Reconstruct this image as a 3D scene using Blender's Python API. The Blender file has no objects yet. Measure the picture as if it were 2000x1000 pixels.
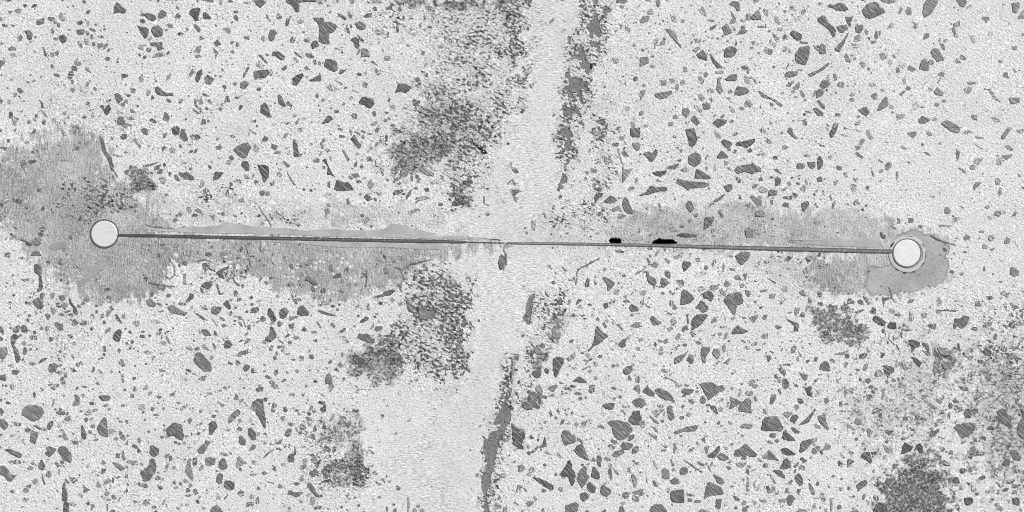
import bpy, math, random
import numpy as np
from mathutils import Vector

# ---------------------------------------------------------------- camera, light, exposure
scene = bpy.context.scene
cam_data = bpy.data.cameras.new('camera')
cam = bpy.data.objects.new('camera', cam_data)
scene.collection.objects.link(cam)
cam.location = (0.0, 0.0, 1.4)
cam_data.sensor_width = 36.0
cam_data.lens = 50.4
cam_data.clip_start = 0.02
cam_data.clip_end = 500.0
scene.camera = cam

SUN_ELEV = math.radians(38)
SUN_AZ = math.radians(48)          # measured clockwise from +Y: the light comes from the upper right
world = bpy.data.worlds.new('World')
scene.world = world
world.use_nodes = True
wn, wl = world.node_tree.nodes, world.node_tree.links
wn.clear()
sky = wn.new('ShaderNodeTexSky'); sky.sky_type = 'NISHITA'; sky.sun_disc = False
sky.sun_elevation = SUN_ELEV; sky.sun_rotation = SUN_AZ
bw = wn.new('ShaderNodeRGBToBW')   # the photograph is black and white
bg = wn.new('ShaderNodeBackground'); bg.inputs['Strength'].default_value = 0.10
wo = wn.new('ShaderNodeOutputWorld')
wl.new(sky.outputs[0], bw.inputs[0]); wl.new(bw.outputs[0], bg.inputs['Color']); wl.new(bg.outputs[0], wo.inputs[0])

sun_d = bpy.data.lights.new('sun', 'SUN')
sun_d.energy = 2.8
sun_d.angle = math.radians(3)
sun_d.color = (1, 1, 1)
sun = bpy.data.objects.new('sun', sun_d)
scene.collection.objects.link(sun)
d = Vector((math.sin(SUN_AZ) * math.cos(SUN_ELEV), math.cos(SUN_AZ) * math.cos(SUN_ELEV), math.sin(SUN_ELEV)))
sun.rotation_euler = d.to_track_quat('Z', 'Y').to_euler()
sun.location = d * 5

vs = scene.view_settings
vs.view_transform = 'Standard'; vs.look = 'None'; vs.gamma = 1.0; vs.use_curve_mapping = False
vs.exposure = 0.77
scene.cycles.filter_width = 1.05

# ---------------------------------------------------------------- helpers
S = 0.0005                                     # the paving is drawn in half-millimetre units
def W(px, py): return ((px - 1000) * S, (500 - py) * S)
rnd = random.Random(7)

def tag(o, label=None, cat=None, group=None, kind=None):
    if label: o['label'] = label
    if cat: o['category'] = cat
    if group: o['group'] = group
    if kind: o['kind'] = kind
    return o

def link(name, me, mat, parent=None):
    o = bpy.data.objects.new(name, me)
    scene.collection.objects.link(o)
    if mat: me.materials.append(mat)
    if parent: o.parent = parent
    return o

class N:
    """small node-graph writer"""
    def __init__(s, name):
        s.m = bpy.data.materials.new(name); s.m.use_nodes = True
        s.t = s.m.node_tree; s.t.nodes.clear()
        s.out = s.t.nodes.new('ShaderNodeOutputMaterial')
        s.b = s.t.nodes.new('ShaderNodeBsdfPrincipled')
        s.t.links.new(s.b.outputs[0], s.out.inputs[0])
        s.b.inputs['Roughness'].default_value = 0.85
        s.b.inputs['Specular IOR Level'].default_value = 0.3
    def put(s, inp, v):
        if isinstance(v, bpy.types.NodeSocket): s.t.links.new(v, inp)
        elif v is not None: inp.default_value = v
    def n(s, kind): return s.t.nodes.new(kind)
    def math(s, op, a, b=0.0, c=None, clamp=False):
        q = s.n('ShaderNodeMath'); q.operation = op; q.use_clamp = clamp
        s.put(q.inputs[0], a); s.put(q.inputs[1], b)
        if c is not None: s.put(q.inputs[2], c)
        return q.outputs[0]
    def mul(s, a, b): return s.math('MULTIPLY', a, b)
    def add(s, a, b): return s.math('ADD', a, b)
    def mix(s, f, a, b):
        q = s.n('ShaderNodeMix'); q.data_type = 'FLOAT'
        s.put(q.inputs[0], f); s.put(q.inputs[2], a); s.put(q.inputs[3], b)
        return q.outputs[0]
    def ss(s, v, a, b, lo=0.0, hi=1.0):
        q = s.n('ShaderNodeMapRange'); q.interpolation_type = 'SMOOTHSTEP'
        s.put(q.inputs[0], v); s.put(q.inputs[1], a); s.put(q.inputs[2], b); s.put(q.inputs[3], lo); s.put(q.inputs[4], hi)
        return q.outputs[0]
    def pos(s):
        return s.n('ShaderNodeNewGeometry').outputs['Position']
    def maprot(s, v, ang, sx, sy, sz=1.0):
        r = s.n('ShaderNodeVectorRotate'); r.rotation_type = 'Z_AXIS'
        s.put(r.inputs['Vector'], v); s.put(r.inputs['Angle'], ang)
        q = s.n('ShaderNodeVectorMath'); q.operation = 'MULTIPLY'
        s.t.links.new(r.outputs[0], q.inputs[0]); q.inputs[1].default_value = (sx, sy, sz)
        return q.outputs[0]
    def noise(s, v, scale, detail=2.0, rough=0.5, dist=0.0):
        q = s.n('ShaderNodeTexNoise'); s.put(q.inputs['Vector'], v)
        q.inputs['Scale'].default_value = scale; q.inputs['Detail'].default_value = detail
        q.inputs['Roughness'].default_value = rough; q.inputs['Distortion'].default_value = dist
        return q.outputs[0]
    def attr(s, name):
        q = s.n('ShaderNodeAttribute'); q.attribute_name = name; return q.outputs['Fac']
    def grey(s, v, lo=0.01, hi=0.9):
        v = s.math('MAXIMUM', s.math('MINIMUM', v, hi), lo)
        q = s.n('ShaderNodeCombineColor')
        for i in range(3): s.t.links.new(v, q.inputs[i])
        s.t.links.new(q.outputs[0], s.b.inputs['Base Color'])
    def bump(s, h, dist, strength=1.0):
        q = s.n('ShaderNodeBump'); q.inputs['Strength'].default_value = strength
        q.inputs['Distance'].default_value = dist
        s.t.links.new(h, q.inputs['Height']); s.t.links.new(q.outputs[0], s.b.inputs['Normal'])

# ---------------------------------------------------------------- numpy noise
def vnoise(x, y, seed):
    """gradient noise, 0..1"""
    xi = np.floor(x).astype(np.int64); yi = np.floor(y).astype(np.int64)
    fx = x - xi; fy = y - yi
    def g(a, b, dx, dy):
        n = (a * 374761393 + b * 668265263 + seed * 974711) & 0xffffffff
        n = ((n ^ (n >> 13)) * 1274126177) & 0xffffffff
        t = ((n ^ (n >> 16)) & 0xffff) * (2 * math.pi / 65536.0)
        return np.cos(t) * dx + np.sin(t) * dy
    u = fx * fx * fx * (fx * (fx * 6 - 15) + 10); v = fy * fy * fy * (fy * (fy * 6 - 15) + 10)
    a, b = g(xi, yi, fx, fy), g(xi + 1, yi, fx - 1, fy)
    c, e = g(xi, yi + 1, fx, fy - 1), g(xi + 1, yi + 1, fx - 1, fy - 1)
    return np.clip(0.5 + 0.78 * ((a * (1 - u) + b * u) * (1 - v) + (c * (1 - u) + e * u) * v), 0, 1)
def fbm(x, y, seed, oct=3):
    t = 0; a = 1.0; s = 0
    for i in range(oct):
        k = 2 ** i; c_, s_ = math.cos(0.6 + i), math.sin(0.6 + i)
        t = t + a * vnoise((x * c_ + y * s_) * k + 17.3 * i, (y * c_ - x * s_) * k - 9.1 * i, seed + i); s += a; a *= 0.6
    return t / s
def smooth(v, a, b):
    t = np.clip((v - a) / (b - a), 0, 1); return t * t * (3 - 2 * t)
def sdist(X, Y, poly):
    """signed distance to a polygon, positive inside"""
    dmin = np.full(X.shape, 1e9); inside = np.zeros(X.shape, bool)
    n = len(poly)
    for i in range(n):
        x0, y0 = poly[i]; x1, y1 = poly[(i + 1) % n]
        ex, ey = x1 - x0, y1 - y0
        t = np.clip(((X - x0) * ex + (Y - y0) * ey) / (ex * ex + ey * ey + 1e-9), 0, 1)
        dmin = np.minimum(dmin, np.hypot(X - x0 - t * ex, Y - y0 - t * ey))
        c = ((y0 > Y) != (y1 > Y)) & (X < ex * (Y - y0) / ((ey if ey != 0 else 1e-9)) + x0)
        inside ^= c
    return np.where(inside, dmin, -dmin)
def ldist(X, Y, line):
    dmin = np.full(X.shape, 1e9)
    for (x0, y0), (x1, y1) in zip(line, line[1:]):
        ex, ey = x1 - x0, y1 - y0
        t = np.clip(((X - x0) * ex + (Y - y0) * ey) / (ex * ex + ey * ey + 1e-9), 0, 1)
        dmin = np.minimum(dmin, np.hypot(X - x0 - t * ex, Y - y0 - t * ey))
    return dmin
def P(s):
    v = [float(q) for q in s.replace('/', ' ').split()]
    return list(zip(v[0::2], v[1::2]))
# ---------------------------------------------------------------- zones of the paving (outlines in half-millimetres)
MORTAR = [
 (0.6, 24, P('1660 480 1770 440 1850 465 1850 545 1790 578 1690 582 1664 540')),  # weight, feather, outline
 (0.95, 34, P('-60 300 50 290 80 262 150 250 196 262 212 310 226 345 270 372 300 400 330 430 300 470 300 530 250 560 215 575 160 580 120 560 90 530 60 500 20 458 -40 455 -40 300')),
 (0.95, 16, P('230 455 320 458 520 462 760 468 870 472 990 476 930 486 880 500 830 518 780 545 740 570 690 590 620 588 560 570 500 545 440 515 380 518 330 510 320 560 270 590 225 592 160 590 200 520')),
 (0.45, 20, P('270 355 350 385 450 378 520 375 560 390 640 385 700 398 760 400 850 395 890 420 870 450 700 450 290 450')),
 (0.5, 12, P('632 388 700 400 850 402 862 440 640 448')),
 (0.65, 16, P('1180 470 1200 430 1250 405 1290 400 1400 400 1440 385 1500 405 1600 405 1690 408 1725 425 1770 450 1745 500 1300 490 1180 482')),
 (0.45, 20, P('1500 408 1600 408 1690 408 1730 428 1760 460 1740 482 1510 475')),
 (0.45, 24, P('1440 485 1740 500 1690 560 1650 582 1560 578 1500 545 1440 525')),
 (0.8, 14, P('1575 500 1700 500 1695 575 1640 585 1590 560')),
 (0.32, 20, P('1100 480 1440 485 1430 515 1300 508 1230 530 1120 550')),
 (0.3, 16, P('1000 440 1260 420 1260 470 900 470')),
 (0.42, 22, P('840 425 900 445 985 470 900 488 840 505')), (0.36, 16, P('990 470 1120 445 1280 440 1280 505 1120 500')),
]
DARK = [
 (1.0, 34, P('1718 1060 1716 960 1742 922 1780 893 1822 898 1850 930 1868 1060')),
 (0.85, 18, P('1585 600 1612 592 1650 603 1690 640 1698 668 1645 668 1600 655')),
 (0.7, 8, P('1815 690 1850 678 1875 712 1850 742 1822 725')),
 (0.44, 60, P('1870 760 1900 700 2060 640 2060 930 1960 960 1880 900')),
 (0.32, 70, P('1580 760 1720 760 1760 640 1900 700 1850 900 1700 900')),
 (0.7, 10, P('248 328 290 328 305 365 275 382 250 362')),
 (0.36, 44, P('740 305 760 270 800 232 850 165 900 185 940 210 940 262 890 320 800 350 748 338')),
 (0.6, 14, P('760 275 800 270 850 262 880 275 880 320 800 330 765 350')),
 (0.6, 9, P('1078 615 1105 620 1100 665 1078 675')),
 (0.9, 5, P('1025 780 1036 765 1055 768 1052 798 1026 800')),
 (0.7, 6, P('1000 830 1028 842 1028 870 1005 875')),
 (0.6, 16, P('670 725 690 690 740 660 790 690 770 750 720 750')),
 (0.6, 6, P('1040 695 1062 685 1070 720 1045 730')),
 (0.7, 6, P('885 358 915 352 915 400 885 402')),
 (0.7, 10, P('815 600 850 595 860 620 820 628')),
 (0.6, 10, P('630 920 680 880 700 850 720 900 700 940 650 950')),
 (0.55, 10, P('720 0 880 0 1000 0 990 20 900 15 740 10')),
 (0.45, 16, P('620 830 680 800 720 820 700 870 630 880')),
 (0.7, 3, P('560 0 690 0 690 3 560 3')),
]
ROUGH = [
 (0.55, 9, P('1138 -20 1200 -20 1186 90 1162 150 1150 230 1125 300 1108 372 1090 372 1086 260 1092 190 1106 90')), (0.45, 8, P('1026 560 1050 560 1044 640 1020 640')), (0.58, 9, P('985 690 1008 690 1006 830 978 900 962 1010 936 1010 938 880 962 815')),
 (0.50, 45, P('860 -60 1056 -60 1050 40 1040 60 1026 120 1012 180 1000 230 985 270 960 300 950 340 900 400 872 395 850 340 780 350 750 320 740 290 800 220 840 150 830 60')),
 (0.78, 18, P('950 -60 1046 -60 1040 20 1020 50 1026 100 1000 150 975 120 985 60 960 20')),
 (0.66, 18, P('790 250 860 190 960 205 985 250 960 290 900 330 850 320 800 300')),
 (0.85, 12, P('890 275 920 262 955 278 968 300 940 318 925 300 900 298')),
 (0.60, 12, P('870 340 915 335 925 400 880 400')),
 (0.5, 12, P('1000 230 1030 220 1040 60 1020 60')),
 (0.66, 26, P('805 530 850 520 925 552 922 640 906 700 900 738 870 742 800 735 740 708 700 730 690 705 760 645 790 585')),
 (0.92, 16, P('858 540 918 556 920 640 905 738 872 728 852 620')),
 (0.42, 26, P('850 755 905 750 895 790 860 785')),
 (0.52, 26, P('595 850 640 868 720 890 735 950 700 975 610 950')),
 (0.7, 14, P('660 890 720 900 720 950 680 950')),
 (0.5, 22, P('1140 200 1185 195 1210 330 1185 395 1165 380 1155 260')),
 (0.85, 7, P('1150 258 1180 244 1184 282 1162 288')),
 (0.5, 20, P('1050 570 1108 562 1100 620 1060 700 1040 790 1015 790 1025 700')),
 (0.85, 7, P('1072 577 1103 574 1104 598 1074 600')),
 (0.75, 7, P('1028 692 1062 687 1060 706 1030 706')),
 (0.8, 6, P('1002 826 1012 850 1018 876 1002 868')),
 (0.52, 14, P('990 810 1008 812 1006 850 990 850')),
 (0.45, 14, P('1106 100 1136 95 1155 150 1145 230 1114 230 1102 160')),
 (0.5, 10, P('948 800 990 790 985 860 960 990 944 990')),
 (0.36, 50, P('1880 580 2080 580 2080 800 1880 760')),
 (0.5, 20, P('395 520 470 510 480 556 405 560')),
 (0.5, 12, P('388 372 448 365 452 388 388 392')),
 (0.56, 30, P('120 350 200 340 270 360 265 420 160 440 110 400')), (0.4, 20, P('505 420 560 412 596 430 542 442')), (0.4, 22, P('1040 440 1080 400 1180 380 1200 440 1100 455')),
 (0.34, 40, P('60 590 120 560 160 620 110 700')), (0.40, 40, P('720 -60 860 -60 860 60 740 60')), (0.34, 60, P('100 200 260 220 250 260 120 250')),
]
PEEL = [P(q) for q in (
 '1172 14 1186 12 1194 16 1193 26 1186 26 1183 40 1178 32 1180 22',
 '1146 46 1158 44 1160 30 1166 26 1168 40 1173 42 1172 54 1176 62 1172 75 1165 72 1160 66 1156 76 1149 74 1150 64 1145 56',
 '1150 82 1170 82 1170 98 1163 92 1153 90', '1108 104 1128 106 1130 96 1134 84 1140 98 1146 108 1148 122 1155 124 1152 146 1148 148 1142 138 1132 130 1136 118 1118 114',
 '1103 142 1112 141 1112 152 1103 152', '1112 154 1124 149 1134 154 1145 164 1150 176 1142 178 1138 172 1133 176 1142 204 1134 204 1126 180 1118 176 1120 194 1110 188 1105 176 1096 178 1102 168 1110 166',
 '1096 206 1107 202 1108 212 1118 206 1128 212 1137 228 1130 230 1124 222 1112 224 1106 230 1099 226 1100 216', '1108 70 1117 72 1114 88 1109 86',
 '1094 248 1108 251 1118 258 1121 270 1113 268 1117 280 1110 298 1103 292 1101 284 1108 272 1096 262 1086 268 1088 260 1096 258',
 '1106 310 1114 312 1108 322 1103 334 1100 326 1106 318', '1099 338 1108 344 1108 358 1098 360 1102 370 1090 372 1088 369 1094 356',
 '1150 -10 1163 -10 1170 14 1164 12 1158 2', '1200 -10 1226 -10 1222 8 1205 6', '1128 -5 1136 -5 1132 8', '1078 224 1086 222 1084 228 1078 230',
 '1035 577 1044 573 1043 588 1039 600 1038 618 1034 637 1027 634 1021 620 1026 612 1027 594',
 '989 772 996 758 1000 762 996 776 992 783 986 790 998 798 999 822 990 834 985 845 977 853 973 868 968 890 965 920 958 928 959 948 951 960 949 972 953 984 958 1010 943 1010 945 986 946 970 940 956 938 932 949 924 950 904 944 880 943 866 952 858 955 844 970 842 978 830 966 832 964 824 970 810 979 798 983 784',
 '998 690 1003 712 1003 735 998 762 996 735', '1000 371 1010 371 1017 374 1008 380 1004 390 1000 384', '1000 330 1008 330 1013 338 1006 338', '1002 386 1010 386 1008 395 1003 392',
 '1018 350 1024 352 1022 356', '1134 232 1142 245 1140 252 1132 240')]
HOLLOW = [P('1155 122 1157 132 1152 144 1149 134'), P('918 278 938 287 952 300 946 302 930 290')]
CRACK = [(3.2, P('196 268 202 285 201 292 209 302 216 312 218 330')), (1.2, P('218 330 224 338 229 346')), (2.0, P('20 458 32 463 45 471 60 478')),
 (1.3, P('1124 557 1126 532 1133 523 1150 516 1170 506')), (1.3, P('976 528 975 508 979 498')), (1.6, P('982 530 988 515 988 500 983 490')),
 (1.1, P('282 433 282 440 294 443 318 447 345 448 365 443')), (1.5, P('1818 463 1830 470 1845 474 1864 478')), (1.1, P('770 523 785 528 800 518 845 507')),
 (1.0, P('1828 606 1850 606 1867 608')), (1.0, P('1500 190 1517 199 1527 206')), (0.9, P('810 390 828 385 838 387')), (1.0, P('480 480 488 520')),
 (1.0, P('330 508 339 520 341 536 332 546 322 540')), (1.0, P('290 553 300 556 340 560')), (1.2, P('425 530 445 522 440 540')), (1.0, P('505 405 528 440 530 455 533 470')),
 (0.9, P('1216 320 1217 350 1222 340')), (1.0, P('1206 292 1214 320')), (0.9, P('715 530 714 560')), (1.0, P('385 512 398 508 412 512')), (1.2, P('1735 562 1742 585 1748 592')),
 (0.9, P('990 360 1000 352 1006 364')), (0.8, P('905 360 925 368 920 376')), (0.9, P('455 620 470 618 480 640'))]
FINE = P('1030 60 1058 -40 1150 -40 1120 100 1095 200 1090 300 1085 420 1060 560 1030 620 1000 700 985 760 950 850 940 1060 730 1060 700 930 720 820 850 765 915 745 935 640 935 540 860 500 880 430 970 330 1000 230 1018 120')
SWEPT = P('1640 180 1760 -40 2080 -40 2080 640 1880 580 1870 460 1760 440 1660 400')
GRAIN = [(0.8, 20, P('360 380 560 370 640 400 620 440 560 440 360 440')), (1.0, 16, P('320 505 440 500 480 560 420 580 320 590')), (0.9, 20, P('1160 490 1440 490 1440 540 1200 540')),
         (0.8, 30, P('1600 760 2040 640 2040 1040 1700 900')), (0.8, 12, P('420 510 480 505 470 560 430 560')), (0.7, 20, P('540 500 720 500 700 580 560 580'))]

def zone(X, Y, items, wob):
    w = np.zeros(X.shape)
    for wt, f, poly in items:
        xs = [p[0] for p in poly]; ys = [p[1] for p in poly]; m = 2.4 * f + 14
        sel = (X > min(xs) - m) & (X < max(xs) + m) & (Y > min(ys) - m) & (Y < max(ys) + m)
        v = smooth(sdist(X[sel], Y[sel], poly) + wob[sel] * (f * 1.4 + 8), -f * 0.8, f * 0.8) * wt
        w[sel] = np.maximum(w[sel], v)
    return w

STEP = 1.5                                      # 0.75 mm
gx = np.arange(-150, 2150 + STEP, STEP); gy = np.arange(-110, 1110 + STEP, STEP)
X, Y = np.meshgrid(gx, gy)
NX, NY = len(gx), len(gy)
wob = (fbm(X / 22, Y / 22, 3, 5) - 0.5) * 2.6
wob2 = (fbm(X / 5, Y / 5, 9, 3) - 0.5) * 2.6
streak = (fbm(X / 5, Y / 60, 13, 3) - 0.5) * 2.6           # trowel fingers across the joint
mortar = zone(X, Y, MORTAR, wob * 0.85 + streak * 0.42)
BED = P('1690 520 1735 520 1750 505 1745 480 1752 460 1775 450 1800 453 1820 462 1838 472 1856 480 1850 500 1854 528 1843 550 1826 562 1800 562 1790 570 1762 570 1740 577 1705 578 1688 562 1692 540')
bed = smooth(sdist(X, Y, BED) + wob * 5 + wob2 * 2.5, -3 - 14 * smooth(1730 - X, 0, 60), 4 + 14 * smooth(1730 - X, 0, 60))
dark = zone(X, Y, DARK, wob)
rough = zone(X, Y, ROUGH, wob)
grain = zone(X, Y, GRAIN, wob)
fine = smooth(sdist(X, Y, FINE) + wob * (8 + 40 * smooth(Y, 720, 840)), -12 - 40 * smooth(Y, 720, 840), 14 + 60 * smooth(Y, 720, 840))
swept = smooth(sdist(X, Y, SWEPT) + wob * 20, -40, 40)

# ragged peeling: worm-like gaps where the skin has come away
peel = np.zeros(X.shape)
for poly in PEEL:
    xs = [p[0] for p in poly]; ys = [p[1] for p in poly]
    sel = (X > min(xs) - 8) & (X < max(xs) + 8) & (Y > min(ys) - 8) & (Y < max(ys) + 8)
    peel[sel] = np.maximum(peel[sel], smooth(sdist(X[sel], Y[sel], poly) + wob2[sel] * 1.6 + wob[sel] * 1.2, -3.2, 4.0))
hollow = np.zeros(X.shape)
for poly in HOLLOW:
    hollow = np.maximum(hollow, smooth(sdist(X, Y, poly) + wob2 * 4, -0.5, 3))
crack = np.zeros(X.shape)
for wd, line in CRACK:
    xs = [p[0] for p in line]; ys = [p[1] for p in line]
    sel = (X > min(xs) - 8) & (X < max(xs) + 8) & (Y > min(ys) - 8) & (Y < max(ys) + 8)
    crack[sel] = np.maximum(crack[sel], 1 - smooth(ldist(X[sel] + wob2[sel] * 1.6, Y[sel] + wob[sel] * 2, line), wd * 0.45, wd * 0.45 + 1.2))
edge = smooth(np.minimum.reduce([X + 150, 2150 - X, Y + 110, 1110 - Y]), 5, 60)   # relief dies out before the sheet's coarse part
Z = -(np.maximum(peel * 1.1, 0) + hollow * 5 + crack * 1.6) * edge      # in half-mm
Z = Z - mortar * 0.25 * edge + (fbm(X / 60, Y / 60, 55, 3) - 0.5) * 1.2 * edge + (fbm(X / 3.5, Y / 3.5, 77, 2) - 0.5) * 0.55 * (1 - 0.5 * mortar) * edge
HOLES = [P('1190 470 1192 467 1196 466 1208 466 1211 468 1213 471 1212 474 1192 474'),
         P('1274 475 1279 470 1284 469 1287 466 1292 468 1310 468 1316 470 1318 473 1322 474 1321 476')]
for poly in HOLES:
    Z = np.where(sdist(X, Y, poly) > -0.5, -70.0, Z)
PX = (X - 1000) * S; PY = (500 - Y) * S
co = np.stack([PX, PY, Z * S], -1).reshape(-1, 3)
idx = np.arange(NX * NY).reshape(NY, NX)
q = np.stack([idx[1:, :-1], idx[1:, 1:], idx[:-1, 1:], idx[:-1, :-1]], -1).reshape(-1, 4)
x0, x1 = (gx[0] - 1000) * S, (gx[-1] - 1000) * S; y1, y0 = (500 - gy[0]) * S, (500 - gy[-1]) * S
B = 60.0
extra = np.array([(-B, -B, 0), (B, -B, 0), (B, B, 0), (-B, B, 0)])
base = len(co)
co = np.concatenate([co, extra])
c_bl, c_br, c_tr, c_tl = idx[-1, 0], idx[-1, -1], idx[0, -1], idx[0, 0]
q = np.concatenate([q, np.array([(base, base + 1, c_br, c_bl), (base + 1, base + 2, c_tr, c_br), (base + 2, base + 3, c_tl, c_tr), (base + 3, base, c_bl, c_tl)])])
me = bpy.data.meshes.new('ground')
me.vertices.add(len(co)); me.vertices.foreach_set('co', co.astype(np.float32).ravel())
me.loops.add(len(q) * 4); me.loops.foreach_set('vertex_index', q.astype(np.int32).ravel())
me.polygons.add(len(q)); me.polygons.foreach_set('loop_start', np.arange(0, len(q) * 4, 4, dtype=np.int32))
me.polygons.foreach_set('use_smooth', np.ones(len(q), bool))
me.update(calc_edges=True)
for nm, arr in (('mortar', mortar), ('dark', dark), ('peel', peel), ('fine', fine), ('swept', swept), ('deep', np.maximum(hollow, crack)), ('grain', grain), ('rough', rough), ('bed', bed), ('traced', np.ones(X.shape))):
    a = me.attributes.new(nm, 'FLOAT', 'POINT')
    a.data.foreach_set('value', np.concatenate([arr.ravel() * 1.0, np.zeros(4)]).astype(np.float32))

g = N('weathered_concrete')
p = g.pos()
mo, dk, pe_a, fi, sw, de, gr = [g.attr(k) for k in ('mortar', 'dark', 'peel', 'fine', 'swept', 'deep', 'grain')]
# sanding flecks in three directions
fl1 = g.noise(g.maprot(p, math.radians(28), 290, 680), 1.0, 1.5, 0.6)
fl1b = g.noise(g.maprot(p, math.radians(42), 310, 720), 1.0, 1.5, 0.6)
fl2 = g.noise(g.maprot(p, math.radians(2), 210, 900), 1.0, 2, 0.62)
fl3 = g.noise(g.maprot(p, math.radians(-4), 900, 120), 1.0, 2, 0.62)
isot = g.noise(p, 600, 1.5, 0.6)
ro = g.attr('rough')
big = g.noise(p, 9, 4, 0.6)
mid = g.noise(p, 70, 3, 0.6)
def contrast(v, k): return g.add(g.mul(g.add(v, -0.5), k), 0.5)
fl = g.mix(0.45, fl1, isot)
fl = g.mix(g.ss(mid, 0.4, 0.6), fl, g.mix(0.4, fl1b, isot))
fl = g.mix(g.mul(fi, 0.6), fl, fl2)
flm = g.mix(0.35, fl3, isot)
mz = g.ss(g.add(mo, g.mul(g.add(g.noise(p, 60, 6, 0.72), -0.5), 1.5)), 0.12, 0.80)     # mortar edge breaks up in crumbs
mz = g.mul(mz, g.ss(mo, 0.03, 0.2))
fl = g.mix(g.mul(mz, 0.85), fl, flm)
# pale skin: bright with small dark specks
base = g.add(g.mix(fi, 0.53, 0.515), g.mul(g.add(big, -0.5), 0.16))
base = g.add(base, g.mul(g.add(mid, -0.5), 0.14))
base = g.add(base, g.mul(ro, -0.12))
base = g.add(base, g.mul(g.add(fl, -0.5), g.mul(g.add(g.mix(fi, 1.2, 1.45), g.mul(ro, 1.5)), g.ss(g.noise(p, 14, 3, 0.6), 0.35, 0.65, 0.6, 1.3))))
nsp = g.noise(g.maprot(p, math.radians(30), 430, 640), 1.0, 2, 0.7)
nsf = g.noise(g.maprot(p, 0.03, 520, 760), 1.0, 2, 0.7)
nsp = g.mix(fi, nsp, nsf)
speck = g.ss(nsp, g.mix(fi, 0.60, 0.58), g.mix(fi, 0.68, 0.66))
base = g.mix(g.mul(speck, g.mix(g.math('MAXIMUM', g.mul(fi, 0.75), g.mul(sw, 0.6)), 0.85, 0.45)), base, 0.17)
v = g.n('ShaderNodeTexVoronoi'); g.put(v.inputs['Vector'], p); v.inputs['Scale'].default_value = 230
vd = v.outputs['Distance']; vc = g.n('ShaderNodeSeparateColor'); g.t.links.new(v.outputs['Color'], vc.inputs[0])
pale = g.mul(g.ss(vd, 0.30, 0.42, 1.0, 0.0), g.math('GREATER_THAN', vc.outputs[0], g.mix(gr, 0.92, 0.5)))
base = g.mix(g.mul(pale, g.mix(fi, 0.55, 0.05)), base, 0.76)
base = g.math('MINIMUM', base, 0.70)
# grey mortar skim
morc = g.add(g.add(0.295, g.mul(g.add(fl, -0.5), 0.95)), g.mul(g.add(g.noise(p, 16, 5, 0.65), -0.5), 0.55))
crumb = g.ss(g.noise(p, 420, 2, 0.7), 0.56, 0.70)
crumbz = g.ss(g.noise(p, 26, 3, 0.6), 0.46, 0.60)
morc = g.mix(g.mul(crumb, g.mix(crumbz, 0.35, 0.95)), morc, 0.13)
pale_m = g.mul(g.ss(g.noise(g.maprot(p, 1.0, 380, 420), 1.0, 2, 0.6), 0.56, 0.66), g.mix(crumbz, 0.30, 0.85))
morc = g.mix(pale_m, morc, 0.52)
morc = g.mix(g.mul(pale, g.mix(gr, 0.1, 0.9)), morc, 0.66)
mw = g.mul(mz, g.mix(g.ss(mo, 0.15, 0.9), 0.6, 1.0))
c = g.mix(mw, base, morc)
be = g.attr('bed')
bedc = g.add(g.add(0.30, g.mul(g.add(g.noise(p, 30, 5, 0.65), -0.5), 0.34)), g.mul(g.add(g.noise(g.maprot(p, -0.9, 700, 60), 1.0, 3, 0.6), -0.5), 0.16))
bedc = g.add(bedc, g.mul(g.add(isot, -0.5), 0.12))
bedc = g.mix(g.mul(g.ss(g.noise(p, 300, 3, 0.7), 0.56, 0.66), g.ss(g.noise(p, 34, 3, 0.6), 0.48, 0.60)), bedc, 0.14)
bedc = g.mix(g.ss(be, 0.95, 0.55, 0.0, 0.45), bedc, 0.13)
c = g.mix(g.ss(be, 0.2, 0.6), c, bedc)
# cloudy grey staining under the worn areas
stain = g.mul(g.ss(dk, 0.02, 0.7), g.ss(g.noise(p, 24, 4, 0.6), 0.36, 0.62, 0.10, 0.55))
c = g.mix(stain, c, 0.15)
# dirty, worn-through areas
dn = g.noise(p, 330, 3, 0.65)
dkc = g.add(0.035, g.mul(g.ss(g.noise(p, 360, 2.5, 0.75), 0.46, 0.66), 0.30))
dkc = g.add(dkc, g.mul(g.add(mid, -0.5), 0.22))
dw = g.ss(g.add(g.add(g.mul(dk, 1.0), g.mul(g.add(g.noise(p, 90, 4, 0.7), -0.5), 2.0)), g.mul(g.add(g.noise(p, 340, 3, 0.7), -0.5), 3.0)), 0.30, 0.75)
c = g.mix(g.mul(dw, g.ss(dk, 0.02, 0.3, 0.0, 0.9)), c, dkc)
# farther off the chips are only colour in the skin
vv = g.n('ShaderNodeTexVoronoi'); g.put(vv.inputs['Vector'], g.maprot(p, 0.4, 1, 1.5)); vv.inputs['Scale'].default_value = 62; vv.inputs['Randomness'].default_value = 1.0
vs_ = g.n('ShaderNodeSeparateColor'); g.t.links.new(vv.outputs['Color'], vs_.inputs[0])
lim = g.mul(g.mul(vs_.outputs[0], vs_.outputs[0]), 0.42)
chip = g.ss(g.math('SUBTRACT', g.add(vv.outputs['Distance'], g.mul(g.add(dn, -0.5), 0.18)), lim), -0.02, 0.02, 1.0, 0.0)
c = g.mix(g.mul(chip, g.math('SUBTRACT', 1.0, g.attr('traced'))), c, g.add(0.12, g.mul(g.add(isot, -0.5), 0.2)))
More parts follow.
